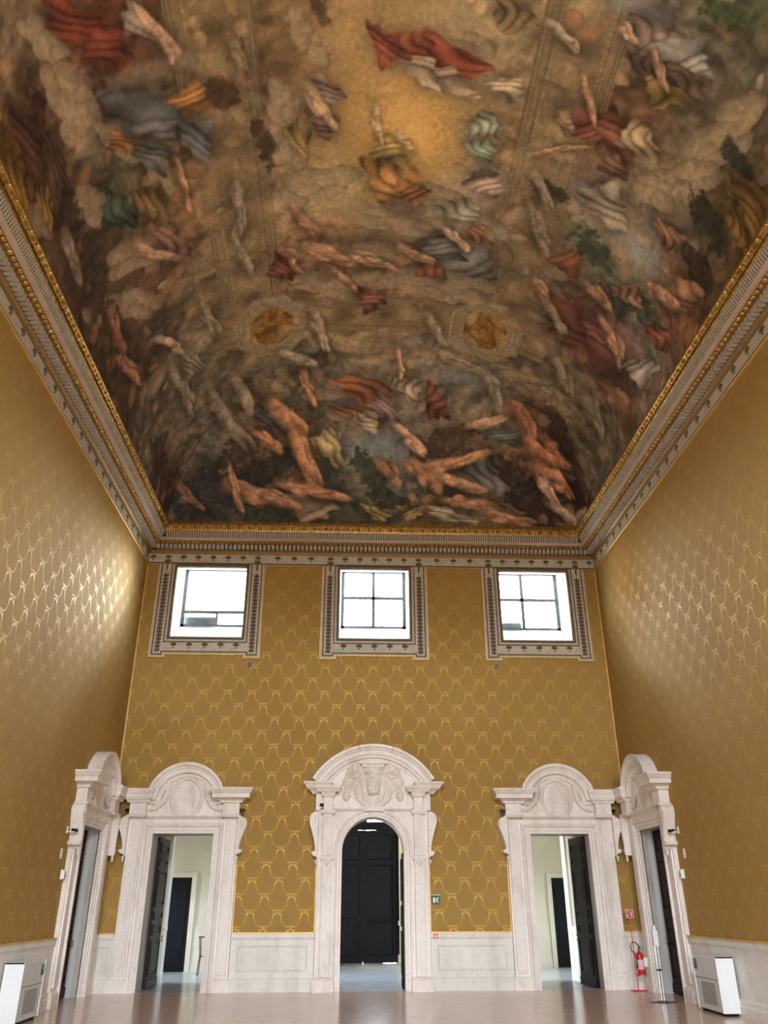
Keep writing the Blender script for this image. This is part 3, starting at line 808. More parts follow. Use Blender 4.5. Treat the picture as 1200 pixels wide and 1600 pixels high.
# ------------------------------------------------------------------ windows of the far wall
PANE_Y, PZ0, PZ1, PHW = D + 1.1, 9.77, 11.72, 1.03
for k, wx in enumerate(WIN_X):
    w = setting('window_%d' % (k + 1), 'deep-set upper window', (wx, 0, 0))
    a = [(-WIN_HW, D, WIN_Z0), (WIN_HW, D, WIN_Z0), (WIN_HW, D, WIN_Z1), (-WIN_HW, D, WIN_Z1)]
    b = [(-PHW, PANE_Y + .1, PZ0), (PHW, PANE_Y + .1, PZ0), (PHW, PANE_Y + .1, PZ1), (-PHW, PANE_Y + .1, PZ1)]
    MB().add(a + b, [(1, 2, 6, 5), (2, 3, 7, 6), (3, 0, 4, 7)]).build('reveal', M['white_plaster'], w)
    MB().add(a + b, [(0, 1, 5, 4)]).build('sloping_sill', M['white_plaster'], w)
    t_ = 0.035
    mf = MB()
    mf.box(-PHW, -PHW + .10, PANE_Y - t_, PANE_Y + t_, PZ0, PZ1).box(PHW - .10, PHW, PANE_Y - t_, PANE_Y + t_, PZ0, PZ1)
    mf.box(-PHW, PHW, PANE_Y - t_, PANE_Y + t_, PZ0, PZ0 + .08).box(-PHW, PHW, PANE_Y - t_, PANE_Y + t_, PZ1 - .08, PZ1)
    mf.build('window_frame', M['metal_frame'], w)
    zr = 10.79 if k else 10.26
    MB().box(-PHW + .05, PHW - .05, PANE_Y - .025, PANE_Y + .025, zr - .05, zr + .05).build('transom', M['metal_frame'], w)
    xm = (0.08, 0.0, -0.14)[k]
    if k:
        MB().box(xm - .05, xm + .05, PANE_Y - .025, PANE_Y + .025, PZ0 + .05, PZ1 - .05).build('mullion', M['metal_frame'], w)
        rects = [(-PHW + .05, xm - .025, PZ0 + .05, zr - .025), (xm + .025, PHW - .05, PZ0 + .05, zr - .025), (-PHW + .05, xm - .025, zr + .025, PZ1 - .05), (xm + .025, PHW - .05, zr + .025, PZ1 - .05)]
    else:
        MB().box(xm - .04, xm + .04, PANE_Y - .025, PANE_Y + .025, PZ0 + .05, zr - .025).build('mullion', M['metal_frame'], w)
        rects = [(-PHW + .05, xm - .02, PZ0 + .05, zr - .025), (xm + .02, PHW - .05, PZ0 + .05, zr - .025), (-PHW + .05, PHW - .05, zr + .025, PZ1 - .05)]
    for (x0, x1, z0, z1) in rects:
        MB().box(x0, x1, PANE_Y - .004, PANE_Y + .004, z0, z1).build('pane', M['glass'], w)

# ventilation boxes standing outside behind the panes
for wx, x0, x1, zt, lab in ((WIN_X[0], -0.98, 0.04, 10.17, 'wide grey ventilation box behind the lower pane of the left upper window'),
                            (WIN_X[2], -0.98, -0.17, 10.08, 'dark grey ventilation box behind the lower pane of the right upper window')):
    u = thing('ventilation_box', lab, 'ventilation unit', (wx, PANE_Y + .16, 9.78))
    MB().box(x0, x1, 0.02, .34, 0, zt - 9.78).build('casing', M['ac_grey'], u)
    MB().box(x0 + .05, x1 - .05, 0, .02, .05, zt - 9.83).build('grille_back', M['grey_dark'], u)
    for j in range(7):
        z = .065 + j * (zt - 9.78 - .12) / 7
        MB().box(x0 + .04, x1 - .04, -.015, .005, z, z + .018).build('slat', M['ac_grey'], u)
    MB().box((x0 + x1) / 2 - .012, (x0 + x1) / 2 + .012, -.02, .01, .03, zt - 9.81).build('centre_bar', M['ac_grey'], u)
# the ledge outside that carries the boxes
MB().box(XL - .6, XR + .6, PANE_Y + .1, PANE_Y + 1.0, 9.6, 9.78).build('trim_20', M['white_plaster'], kind='structure', label='outer window ledge')

# building across the street, bright in the daylight
bl = thing('street_building', 'pale building seen through the upper left window', 'building', (0, 62, 0))
MB().box(-34, -8, 0, 10, 0, 29.0).build('wall', M['outer_wall'], bl)
MB().box(-34.5, -7.5, -.7, 10, 29.0, 29.8).build('eaves', M['white_plaster'], bl)
MB().prism([(-1, 29.8), (11, 29.8), (5, 32)], -34.4, -7.6, 'x').build('roof', M['roof_tile'], bl)
for x in (-30, -24.5, -19, -13.5):
    for z in (20.2, 25.0):
        f_ = MB().box(x, x + 1.6, -.1, .1, z, z + 2.4).build('window', M['white_plaster'], bl)
        MB().box(x + .15, x + 1.45, -.13, -.1, z + .15, z + 2.25).build('pane', M['grey_dark'], f_)

# ------------------------------------------------------------------ stucco surrounds of the upper windows
shell = MB()
for j in range(7):
    a_ = math.radians(-66 + j * 22)
    shell.ball((math.sin(a_) * .055, -.012, math.cos(a_) * .055 + .01), .022, .016, .055, 6, 4, -a_)
shell.ball((0, -.015, -.045), .03, .018, .022, 6, 4)
SHELL = shell.mesh('shell_ornament', M['brown_orn'], 60)
leafm = MB()
for j in range(3):
    leafm.ball(((j - 1) * .045, -.012, (0.02 if j == 1 else 0)), .032, .018, .055, 6, 4, (1 - j) * .5)
LEAF = leafm.mesh('leaf_cluster', M['brown_orn'], 60)
vasem = MB().ball((0, -.012, .0), .03, .02, .12, 6, 4)
for s_ in (-1, 1):
    vasem.ball((s_ * .05, -.012, .17), .035, .018, .08, 6, 4, -s_ * .5)
vasem.ball((0, -.014, .2), .045, .02, .075, 6, 4)
VASE = vasem.mesh('vase_finial', M['brown_orn'], 60)
wlabels = ('painted stucco surround of the left upper window', 'painted stucco surround of the middle upper window', 'painted stucco surround of the right upper window')
for k, wx in enumerate(WIN_X):
    s_ = thing('window_surround', wlabels[k], 'window surround', (wx, D, 0), 0, 'stucco surrounds of the upper windows')
    m_ = MB()
    o, iz = 1.605, 8.49
    m_.box(-o, -WIN_HW, -.05, 0, iz + .09, Z_FRIEZE).box(WIN_HW, o, -.05, 0, iz + .09, Z_FRIEZE)
    m_.box(-WIN_HW, WIN_HW, -.05, 0, iz + .09, WIN_Z0).box(-WIN_HW, WIN_HW, -.05, 0, WIN_Z1, Z_FRIEZE)
    m_.build('slab', M['grey_frame'], s_)
    for q in (-1, 1):
        MB().box(min(q * o, q * 1.17), max(q * o, q * 1.17), -.05, 0, iz, iz + .09).build('foot', M['grey_frame'], s_)
    # dark key-pattern fillets
    MB().sweep([(-1.53, Z_FRIEZE), (-1.53, iz + .07), (-1.25, iz + .07), (-1.25, iz + .15), (1.25, iz + .15), (1.25, iz + .07), (1.53, iz + .07), (1.53, Z_FRIEZE)],
               [(-.018, .05), (-.018, .066), (.018, .066), (.018, .05)]).build('outer_fillet', M['brown_orn'], s_)
    MB().sweep([(-1.22, WIN_Z0 - .16), (1.22, WIN_Z0 - .16), (1.22, WIN_Z1 + .1), (-1.22, WIN_Z1 + .1)],
               [(-.016, .05), (-.016, .066), (.016, .066), (.016, .05)], closed=True).build('inner_fillet', M['brown_orn'], s_)
    MB().sweep([(-WIN_HW, WIN_Z0), (WIN_HW, WIN_Z0), (WIN_HW, WIN_Z1), (-WIN_HW, WIN_Z1)],
               [(0, -.05), (0, .06), (-.03, .09), (-.06, .09), (-.08, .07), (-.08, .05)], closed=True).build('inner_moulding', M['taupe'], s_)
    MB().sweep([(-o, Z_FRIEZE - .1), (-o, iz), (-1.17, iz), (-1.17, iz + .09), (1.17, iz + .09), (1.17, iz), (o, iz), (o, Z_FRIEZE - .1)],
               [(0, 0), (0, .06), (-.03, .06), (-.03, 0)]).build('gilt_fillet', M['gilt_fillet'], s_)
    for q in (-1, 1):
        g_ = MB()
        g_.tube([(q * 1.38, -.05, 8.66), (q * 1.38, -.05, 11.15)], .012, 5)
        go = g_.build('garland', M['brown_orn'], s_)
        n_ = 22
        for j in range(n_):
            put('leaf_cluster', LEAF, go, (q * 1.38, -.052, 8.68 + j * .112))
        put('vase_finial', VASE, s_, (q * 1.38, -.05, 11.32))
    for j in range(5):
        put('shell_ornament', SHELL, s_, ((j - 2) * .46, -.05, iz + .32))

# ------------------------------------------------------------------ great cornice
cor = setting('trim_1', 'stucco and gilt cornice running round the hall')
ring = [(XL, YF), (XR, YF), (XR, D), (XL, D)]      # counter-clockwise: side=1 offsets into the room


def course(name, prof, mat, smooth=0):
    return MB().sweep(ring, prof, 'xy', closed=True, side=1).build(name, mat, cor, smooth)


course('gilt_fillet', [(0, 11.40), (.05, 11.40), (.06, 11.415), (.05, 11.43), (0, 11.43)], M['gilt_fillet'])
course('leaf_band', [(0, 11.43), (.035, 11.43), (.045, 11.455), (.035, 11.48), (0, 11.48)], M['brown_orn'])
course('frieze', [(0, 11.48), (.03, 11.48), (.03, 11.76), (0, 11.76)], M['grey_frame'])
course('carved_ogee', [(0, 11.76), (.05, 11.76), (.055, 11.80), (.08, 11.84), (.115, 11.87), (0, 11.87)], M['brown_gold'], 40)
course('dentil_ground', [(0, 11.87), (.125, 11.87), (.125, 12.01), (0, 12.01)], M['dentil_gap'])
course('ovolo', [(.12, 12.01), (.25, 12.01), (.32, 12.02), (.37, 12.055), (.38, 12.09), (.17, 12.09)], M['brown_gold'], 40)
course('corona', [(.30, 12.09), (.39, 12.08), (.475, 12.10), (.485, 12.105), (.485, 12.14), (.30, 12.14)], M['corona'])
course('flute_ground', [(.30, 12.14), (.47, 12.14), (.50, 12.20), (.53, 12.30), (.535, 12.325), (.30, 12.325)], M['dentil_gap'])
course('gilt_cyma', [(.30, 12.325), (.545, 12.325), (.56, 12.345), (.57, 12.38), (.60, 12.42), (.645, 12.45), (.665, 12.48), (.665, 12.52), (.60, 12.64), (.30, 12.64)], M['gilt'], 30)

# repeated ornaments: (name, mesh for a piece facing -y at e = 0, spacing, material part name)
DENTIL = MB().box(-.043, .043, -.262, -.12, 11.876, 12.008).mesh('dentil', M['dentil'])
egg = MB().ball((0, -.335, 12.032), .06, .07, .045, 8, 5)
EGG = egg.mesh('gilt_egg', M['gilt'], 60)
gl_ = MB()
gl_.add([(-.14, -.60, 12.365), (.14, -.60, 12.365), (.14, -.66, 12.44), (-.14, -.66, 12.44), (-.12, -.625, 12.35), (.12, -.625, 12.35), (.12, -.692, 12.435), (-.12, -.692, 12.435)],
        [(4, 5, 6, 7), (0, 1, 5, 4), (1, 2, 6, 5), (2, 3, 7, 6), (3, 0, 4, 7)])
gl_.ball((0, -.655, 12.39), .07, .03, .04, 6, 4)
for q in (-1, 1):
    gl_.ball((q * .155, -.64, 12.395), .018, .035, .05, 6, 4)
GLEAF = gl_.mesh('gilt_leaf', M['gilt'], 40)
FLUTE = [(-.022, -.488, 12.15), (.022, -.488, 12.15), (.022, -.555, 12.31), (-.022, -.555, 12.31), (-.022, -.47, 12.15), (.022, -.47, 12.15), (.022, -.50, 12.31), (-.022, -.50, 12.31)]
FLUTE_F = [(0, 1, 2, 3), (0, 4, 5, 1), (1, 5, 6, 2), (2, 6, 7, 3), (3, 7, 4, 0)]


def side_frames(step, y0, y1):
    n_ = int((y1 - y0) / step)
    for j in range(n_ + 1):
        y = y1 - j * step
        yield (XL, y, 0), math.pi / 2
        yield (XR, y, 0), -math.pi / 2


def back_frames(step, margin):
    n_ = int((XR - XL - 2 * margin) / step)
    for j in range(n_ + 1):
        yield (XC + (j - n_ / 2) * step, D, 0), 0.0


def joined(name, verts, faces, frames, mat):
    mb_ = MB()
    for loc, rz in frames:
        c_, s__ = math.cos(rz), math.sin(rz)
        mb_.add([(loc[0] + x * c_ - y * s__, loc[1] + x * s__ + y * c_, z) for x, y, z in verts], faces)
    o_ = mb_.build(name, mat, cor)
    o_['kind'] = 'stuff'
    return o_


def verts_of(me):
    return [tuple(v_.co) for v_ in me.vertices], [tuple(p_.vertices) for p_ in me.polygons]


for loc, rz in side_frames(.131, 5.5, D - .28):
    put('dentil', DENTIL, cor, loc, rz)
dv, df = verts_of(DENTIL)
joined('dentil_course', dv, df, back_frames(.131, .28), M['dentil'])
for loc, rz in side_frames(.152, 5.5, D - .42):
    put('gilt_egg', EGG, cor, loc, rz)
ev, ef = verts_of(EGG)
joined('egg_course', ev, ef, back_frames(.152, .42), M['gilt'])
for loc, rz in list(side_frames(.335, 5.0, D - .82)) + list(back_frames(.335, .84)):
    put('gilt_leaf', GLEAF, cor, loc, rz)
joined('flute_course', FLUTE, FLUTE_F, list(side_frames(.073, 4.0, D - .58)) + list(back_frames(.073, .58)), M['dentil'])
for loc, rz in side_frames(.62, 5.5, D - .35):
    put('shell_ornament', SHELL, cor, (loc[0] + (.03 if rz > 0 else -.03), loc[1], 11.62), rz)
xs = []
for wx in WIN_X:
    xs += [wx + (j - 2) * .46 for j in range(5)]
    xs += [wx - 1.38, wx + 1.38]
for a_, b_ in ((WIN_X[0], WIN_X[1]), (WIN_X[1], WIN_X[2])):
    xs += [(a_ + b_) / 2 + (j - 1) * .52 for j in range(3)]
xs += [WIN_X[0] - 1.85, WIN_X[2] + 1.85]
for x in xs:
    put('shell_ornament', SHELL, cor, (x, D - .03, 11.61))

# thin gilt fillets in the corners of the far wall
for n_, (x, y) in enumerate(((XL + .02, D - .02), (XR - .02, D - .02))):
    MB().box(x - .025, x + .025, y - .02, y + .02, 4.75, 11.40).build('trim_%d' % (2 + n_), M['gilt_fillet'], kind='structure', label='gilt fillet in the wall corner')

# ------------------------------------------------------------------ marble wainscot
def wainscot(name, label, loc, rotz, x0, x1, panel=True, slabs=None):
    w_ = setting(name, label, loc, rotz)
    MB().sweep([(x0, 0), (x1, 0)], [(0, 0), (.10, 0), (.10, .17), (.085, .20), (.085, .26), (.06, .30), (0, .30)], 'xy', side=-1).build('plinth', M['dado'], w_)
    edges = slabs or [x0, x1]
    for a_, b_ in zip(edges[:-1], edges[1:]):
        o_ = MB().box(a_ + .002, b_ - .002, -.04, 0, .30, 1.14).build('slab', M['dado'], w_)
        if panel and b_ - a_ > .3:
            p_ = .16 if b_ - a_ > 1 else .09
            MB().sweep([(a_ + p_, .44), (b_ - p_, .44), (b_ - p_, 1.02), (a_ + p_, 1.02)], [(0, .04), (0, .058), (.02, .066), (.045, .05), (.045, .04)], closed=True).build('panel_moulding', M['dado'], o_)
    MB().sweep([(x0, 0), (x1, 0)], [(0, 1.14), (.05, 1.14), (.06, 1.17), (.075, 1.19), (.075, Z_DADO - .03), (0, Z_DADO - .03)], 'xy', side=-1).build('cap', M['dado'], w_)
    MB().box(x0, x1, -.085, 0, Z_DADO - .03, Z_DADO + .008).build('gilt_fillet', M['gilt_fillet'], w_)
    return w_


JW = 1.46
wainscot('trim_4', 'marble wainscot in the left corner of the far wall', (0, D, 0), 0, XL, DOOR_X[0] - JW)
wainscot('trim_5', 'marble wainscot left of the arched doorway', (0, D, 0), 0, DOOR_X[0] + JW, DOOR_X[1] - 1.49)
wainscot('trim_6', 'marble wainscot right of the arched doorway', (0, D, 0), 0, DOOR_X[1] + 1.49, DOOR_X[2] - JW)
wainscot('trim_7', 'marble wainscot in the right corner of the far wall', (0, D, 0), 0, DOOR_X[2] + JW, XR)
# side walls: local x runs along y on the left wall, against y on the right wall
sl = [YF, 1.0, 4.5, 8.0, 11.5, 14.6, 17.4, SIDE_Y - JW]
wainscot('trim_8', 'marble slab wainscot of the left wall', (XL, 0, 0), math.pi / 2, YF, SIDE_Y - JW, False, sl)
wainscot('trim_9', 'short marble wainscot of the left wall by the corner', (XL, 0, 0), math.pi / 2, SIDE_Y + JW, D - .1, False)
wainscot('trim_10', 'marble slab wainscot of the right wall', (XR, 0, 0), -math.pi / 2, -(SIDE_Y - JW), -YF, False, [-q for q in sl[::-1]])
wainscot('trim_11', 'short marble wainscot of the right wall by the corner', (XR, 0, 0), -math.pi / 2, -(D - .1), -(SIDE_Y + JW), False)


# ------------------------------------------------------------------ carved marble door surrounds
def arc_path(hw, zs, rise, n_=22, first=0.32):
    """points of a circular arc from (-hw, zs) over the top to (hw, zs)"""
    R_ = (hw * hw + rise * rise) / (2 * rise)
    cz = zs + rise - R_
    a0 = math.atan2(zs - cz, -hw)
    a1 = math.atan2(zs - cz, hw)
    if a0 < 0:
        a0 += 2 * math.pi
    f0 = first / R_
    angs = [a0] + [a0 - f0 + (a1 + f0 - (a0 - f0)) * j / n_ for j in range(n_ + 1)] + [a1]
    return [(R_ * math.cos(a), cz + R_ * math.sin(a)) for a in angs]


def console(parent, q, x0, z1, z0, mat):
    """S-scroll bracket on the outer side of a jamb (q = -1 left, 1 right)"""
    h = z1 - z0
    s_shape = [(0, 1.0), (.10, 1.0), (.165, .955), (.20, .88), (.205, .80), (.18, .70), (.13, .57), (.08, .43), (.045, .29), (.035, .19), (.05, .165), (.10, .165), (.125, .13), (.12, .085), (.085, .06), (.04, .065), (.02, .03), (0, 0)]
    pts = [(q * (x0 + a), z0 + b * h) for a, b in s_shape]
    c_ = MB().prism(pts, -.29, 0).build('console', mat, parent)
    for y0, y1 in ((-.285, -.235), (-.205, -.16), (-.13, -.085), (-.055, -.01)):       # raised flutes running down the scroll
        rib = [(q * (x0 + max(.012, a + .026 * (1 if .1 < b < .99 else 0))), z0 + min(max(b, .02), .985) * h) for a, b in s_shape]
        MB().prism(rib, y0, y1).build('flute', mat, c_)
    cx, cz = q * (x0 + .115), z0 + .86 * h
    spi = [(cx + q * (.012 + .011 * a) * math.cos(a * .9 + .5), -.295, cz + (.012 + .011 * a) * math.sin(a * .9 + .5)) for a in [i * .55 for i in range(15)]]
    MB().tube(spi, .014, 5).build('volute', mat, c_)
    tail = MB()
    for j in range(3):
        tail.ball((q * (x0 + .03), -.24, z0 - .03 - j * .045), .04 - j * .009, .035, .03, 6, 4)
    tail.build('leaf_drop', mat, c_)


def festoon(parent, q, pts, mat):
    pts = [Vector((q * a, -.1, b)) for a, b in pts]
    m_ = MB()
    rnd = random.Random(3)
    for i in range(len(pts) - 1):
        for j in range(4):
            p = pts[i].lerp(pts[i + 1], j / 4)
            r_ = .055 + .02 * math.sin(3.1 * (i + j / 4) / (len(pts) - 1))
            for s_ in (-1, 0, 1):
                m_.ball((p.x + s_ * .035 + rnd.uniform(-.01, .01), p.y - .02, p.z + rnd.uniform(-.02, .02)), r_ * .55, .04, r_ * .85, 6, 4, s_ * .6)
    e = pts[-1]
    m_.ball((e.x + q * .05, -.12, e.z - .01), .045, .04, .045, 8, 5)
    m_.build('festoon', mat, parent, 60)


def lamp_on(loc, rz, lab, flip=1):
    """small black spotlight on a ledge"""
    s_ = thing('spotlight', lab, 'spotlight', loc, rz, 'small spotlights on the door cornices')
    MB().box(-.05, .05, -.045, .045, 0, .02).build('foot', M['black'], s_)
    MB().box(-.012, .012, -.01, .01, .02, .10).build('bracket', M['black'], s_)
    MB().tube([(-.07 * flip, .01, .12), (.0, 0, .115), (.075 * flip, -.01, .11)], [.032, .038, .042], 10).build('lamp_head', M['black'], s_)
    return s_


def surround_side(label, loc, rotz, cut_left=False, cut_right=False):
    """Square-headed doorway with an arched, oval-filled pediment on scroll consoles."""
    mt = M['marble']
    s_ = thing('door_surround', label, 'door surround', loc, rotz, 'square-headed marble door surrounds')
    hw, zt = DOOR_HW, DOOR_ZT
    MB().sweep([(-hw, 0), (-hw, zt), (hw, zt), (hw, 0)],
               [(0, 0), (0, .09), (.07, .09), (.075, .115), (.15, .115), (.155, .14), (.19, .165), (.24, .175), (.26, .16), (.26, 0)]).build('architrave', mt, s_)
    for q in (-1, 1):
        b = lambda x0, x1: (min(q * x0, q * x1), max(q * x0, q * x1))
        j_ = MB().box(*b(1.06, 1.45), -.10, 0, .30, 4.08)
        j_.frustum(*b(1.12, 1.40), -.135, -.10, .36, 4.0, .015)
        jo = j_.build('jamb', mt, s_)
        MB().sweep([(q * 1.04, 0), (q * 1.04, -.12), (q * 1.46, -.12), (q * 1.46, 0)], [(0, 0), (.045, 0), (.045, .24), (.03, .27), (.0, .31)], 'xy', side=-q).box(*b(1.04, 1.46), -.12, 0, 0, .31).build('plinth', mt, jo)
        MB().box(*b(hw, 1.05), -.20, 0, 0, .30).build('plinth', mt, jo) if False else None
        console(s_, q, 1.45, 4.07, 3.10, mt)
        # block over the jamb
        k_ = MB().box(*b(1.02, 1.46), -.25, 0, 4.08, 4.46)
        k_.sweep([(q * 1.02, 0), (q * 1.02, -.25), (q * 1.46, -.25), (q * 1.46, 0)], [(0, 4.06), (.05, 4.06), (.06, 4.085), (.05, 4.11), (0, 4.13)], 'xy', side=-q)
        k_.build('frieze_block', mt, s_)
        if (q == -1 and cut_left) or (q == 1 and cut_right):
            prof = [(0, 4.42), (.05, 4.42), (.06, 4.47), (.10, 4.50), (.10, 4.53), (.13, 4.53), (.13, 4.62), (.15, 4.66), (.17, 4.72), (.17, 4.77), (0, 4.77)]
        else:
            prof = [(0, 4.42), (.05, 4.42), (.06, 4.47), (.12, 4.50), (.12, 4.53), (.26, 4.53), (.26, 4.63), (.29, 4.66), (.335, 4.73), (.35, 4.735), (.35, 4.775), (0, 4.775)]
        c_ = MB().sweep([(q * 1.00, 0), (q * 1.00, -.26), (q * 1.48, -.26), (q * 1.48, 0)], prof, 'xy', side=-q)
        c_.box(*b(1.0, 1.48), -.26, 0, 4.42, 4.775)
        c_.build('cornice_block', mt, s_)
    MB().box(-1.06, 1.06, -.12, 0, 3.92, 4.02).build('lintel', mt, s_)
    MB().sweep([(-1.03, 0), (1.03, 0)], [(0, 4.0), (.13, 4.0), (.15, 4.03), (.20, 4.06), (.22, 4.09), (.22, 4.115), (0, 4.13)], 'xy', side=-1).build('ledge', mt, s_)
    arc = arc_path(.82, 4.50, .70)
    tym = [(-1.03, 4.10), (1.03, 4.10), (1.03, 4.50)] + [(a, c) for a, c in arc[::-1]] + [(-1.03, 4.50)]
    MB().prism(tym, -.07, 0).build('tympanum', mt, s_)
    MB().sweep([(-1.02, 4.5)] + arc + [(1.02, 4.5)],
               [(-.11, .05), (-.11, .12), (-.09, .14), (-.03, .155), (-.015, .18), (0, .18), (0, .27), (.10, .27), (.115, .29), (.15, .30), (.19, .345), (.21, .35), (.262, .35), (.262, 0)]).build('arched_cornice', mt, s_, 25)
    # oval
    ov = [(.36 * math.cos(a), 4.55 + .455 * math.sin(a)) for a in [i * 2 * math.pi / 40 for i in range(40)]]
    MB().sweep(ov, [(0, .05), (0, .12), (-.025, .145), (-.055, .145), (-.075, .12), (-.085, .12), (-.1, .1), (-.1, .05)], closed=True).build('oval_frame', mt, s_, 40)
    pl = MB()
    rings = [(1.0, .085), (.9, .10), (.6, .085), (.3, .08)]
    vv = [(.36 * r * math.cos(i * 2 * math.pi / 32), -h, 4.55 + .455 * r * math.sin(i * 2 * math.pi / 32)) for r, h in rings for i in range(32)] + [(0, -.08, 4.55)]
    ff = [(k * 32 + i, k * 32 + (i + 1) % 32, (k + 1) * 32 + (i + 1) % 32, (k + 1) * 32 + i) for k in range(3) for i in range(32)] + [(96 + i, 96 + (i + 1) % 32, 128) for i in range(32)]
    pl.add(vv, ff).build('oval_panel', mt, s_, 60)
    for q in (-1, 1):
        festoon(s_, q, [(.50, 4.96), (.53, 4.80), (.56, 4.62), (.64, 4.46), (.76, 4.33), (.90, 4.25)], mt)
    return s_


def reveal(parent, path, depth, mat, name='reveal'):
    MB().sweep(path, [(0, 0.02), (0, -depth)], cap=False).build(name, mat, parent)


SQ = [(-DOOR_HW, 0), (-DOOR_HW, DOOR_ZT), (DOOR_HW, DOOR_ZT), (DOOR_HW, 0)]
sA = surround_side('white marble surround of the left doorway on the far wall', (DOOR_X[0], D, 0), 0.0, cut_left=True)
sB = surround_side('white marble surround of the right doorway on the far wall', (DOOR_X[2], D, 0), 0.0, cut_right=True)
sC = surround_side('white marble surround of the doorway on the left side wall', (XL, SIDE_Y, 0), math.pi / 2, cut_right=True)
sD = surround_side('white marble surround of the doorway on the right side wall', (XR, SIDE_Y, 0), -math.pi / 2, cut_left=True)
for s_ in (sA, sB):
    reveal(s_, SQ, .75, M['reveal_marble'])
for s_ in (sC, sD):
    reveal(s_, SQ, .24, M['reveal_marble'])


def surround_middle():
    mt = M['marble']
    s_ = thing('door_surround', 'tall white marble surround of the arched middle doorway with carved animal mask', 'door surround', (DOOR_X[1], D, 0))
    hw, zs = MID_HW, MID_SPRING
    semi = [(hw * math.cos(a), zs + hw * math.sin(a)) for a in [math.pi - math.pi * i / 24 for i in range(25)]]
    path = [(-hw, 0)] + semi + [(hw, 0)]
    MB().sweep(path, [(0, 0), (0, .10), (.06, .10), (.07, .12), (.13, .12), (.15, .15), (.19, .155), (.20, .13), (.20, 0)]).build('architrave', mt, s_, 25)
    # spandrel plate around the arch
    top = 4.24
    outer = [(-1.06, zs)] + [(-1.06, top), (1.06, top)] + [(1.06, zs)]
    poly = [(-1.06, 0), (-1.06, top), (1.06, top), (1.06, 0), (hw + .1, 0)] + [((hw + .1) * math.cos(a), zs + (hw + .1) * math.sin(a)) for a in [math.pi * i / 24 for i in range(25)]] + [(-hw - .1, 0)]
    MB().prism(poly, -.09, 0).build('spandrel', mt, s_)
    for q in (-1, 1):
        b = lambda x0, x1: (min(q * x0, q * x1), max(q * x0, q * x1))
        MB().box(*b(1.03, 1.48), -.12, 0, .3, 4.24).build('jamb', mt, s_)
        p_ = MB().box(*b(1.10, 1.34), -.25, -.10, .32, 4.16)
        for j in range(3):
            p_.box(*b(1.125 + j * .07, 1.165 + j * .07), -.275, -.25, 3.2, 4.1)
        po = p_.build('pilaster', mt, s_)
        MB().sweep([(q * 1.08, -.1), (q * 1.08, -.26), (q * 1.36, -.26), (q * 1.36, -.1)], [(0, 4.14), (.03, 4.14), (.05, 4.20), (.05, 4.25), (0, 4.25)], 'xy', side=-q).build('capital', mt, po)
        MB().sweep([(q * 1.08, -.1), (q * 1.08, -.25), (q * 1.36, -.25), (q * 1.36, -.1)], [(0, 3.02), (.03, 3.02), (.035, 3.1), (0, 3.12)], 'xy', side=-q).build('necking', mt, po)
        lf = MB()
        for j in range(3):
            lf.ball((q * 1.22 + (j - 1) * .05, -.265, 2.94 - (.03 if j == 1 else 0)), .03, .03, .07, 6, 4, (1 - j) * .5)
        lf.build('leaf_drop', mt, po)
        MB().sweep([(q * 1.02, 0), (q * 1.02, -.26), (q * 1.49, -.26), (q * 1.49, 0)], [(0, 0), (.035, 0), (.035, .25), (.0, .31)], 'xy', side=-q).box(*b(1.02, 1.49), -.26, 0, 0, .31).build('plinth', mt, s_)
        console(s_, q, 1.48, 4.20, 3.02, mt)
        MB().box(*b(1.30, 1.56), -.16, 0, 4.24, 4.74).build('back_block', mt, s_)
        k_ = MB().box(*b(1.10, 1.34), -.30, 0, 4.25, 4.60)
        k_.sweep([(q * 1.10, 0), (q * 1.10, -.30), (q * 1.34, -.30), (q * 1.34, 0)], [(0, 4.56), (.04, 4.58), (.06, 4.64), (.08, 4.70), (0, 4.70)], 'xy', side=-q)
        k_.build('frieze_block', mt, s_)
        c_ = MB().sweep([(q * .98, 0), (q * .98, -.36), (q * 1.47, -.36), (q * 1.47, 0)], [(-.06, 4.70), (.05, 4.70), (.06, 4.74), (.10, 4.80), (.11, 4.86), (0, 4.86)], 'xy', side=-q)
        c_.box(*b(.98, 1.47), -.36, 0, 4.70, 4.86)
        c_.build('cornice_block', mt, s_)
        e_ = MB().sweep([(q * 1.40, 0), (q * 1.40, -.16), (q * 1.62, -.16), (q * 1.62, 0)], [(0, 4.66), (.04, 4.66), (.10, 4.74), (.20, 4.80), (.24, 4.88), (.29, 4.93), (.29, 4.96), (0, 4.96)], 'xy', side=-q)
        e_.box(*b(1.40, 1.62), -.16, 0, 4.66, 4.96)
        e_.build('cornice_end', mt, s_)
    MB().sweep([(-1.05, 0), (1.05, 0)], [(0, 4.22), (.13, 4.22), (.15, 4.25), (.18, 4.28), (.18, 4.31), (0, 4.32)], 'xy', side=-1).build('ledge', mt, s_)
    arc = arc_path(1.46, 4.90, .80, 26, .2)
    ty = [(-1.3, 4.28), (1.3, 4.28), (1.3, 4.9)] + arc[::-1] + [(-1.3, 4.9)]
    MB().prism(ty, -.08, 0).build('tympanum', mt, s_)
    full = [(-.18, .06), (-.17, .12), (-.10, .14), (-.08, .22), (0, .24), (0, .30), (.10, .31), (.12, .34), (.17, .36), (.19, .40), (.26, .40), (.26, 0)]
    # pediment arch in three voussoir lengths
    cuts = [0, 11, 18, len(arc)]
    for a_, b_ in zip(cuts[:-1], cuts[1:]):
        seg = arc[a_:min(b_ + 1, len(arc))]
        pr = full if a_ != 11 else [(n_, h + .025 if h > .1 else h) for n_, h in full]
        MB().sweep(seg, pr).build('arch_segment', mt, s_, 20)
    MB().prism([(-.26, 4.22), (.26, 4.22), (.31, 4.33), (-.31, 4.33)], -.27, 0).build('keystone', mt, s_)
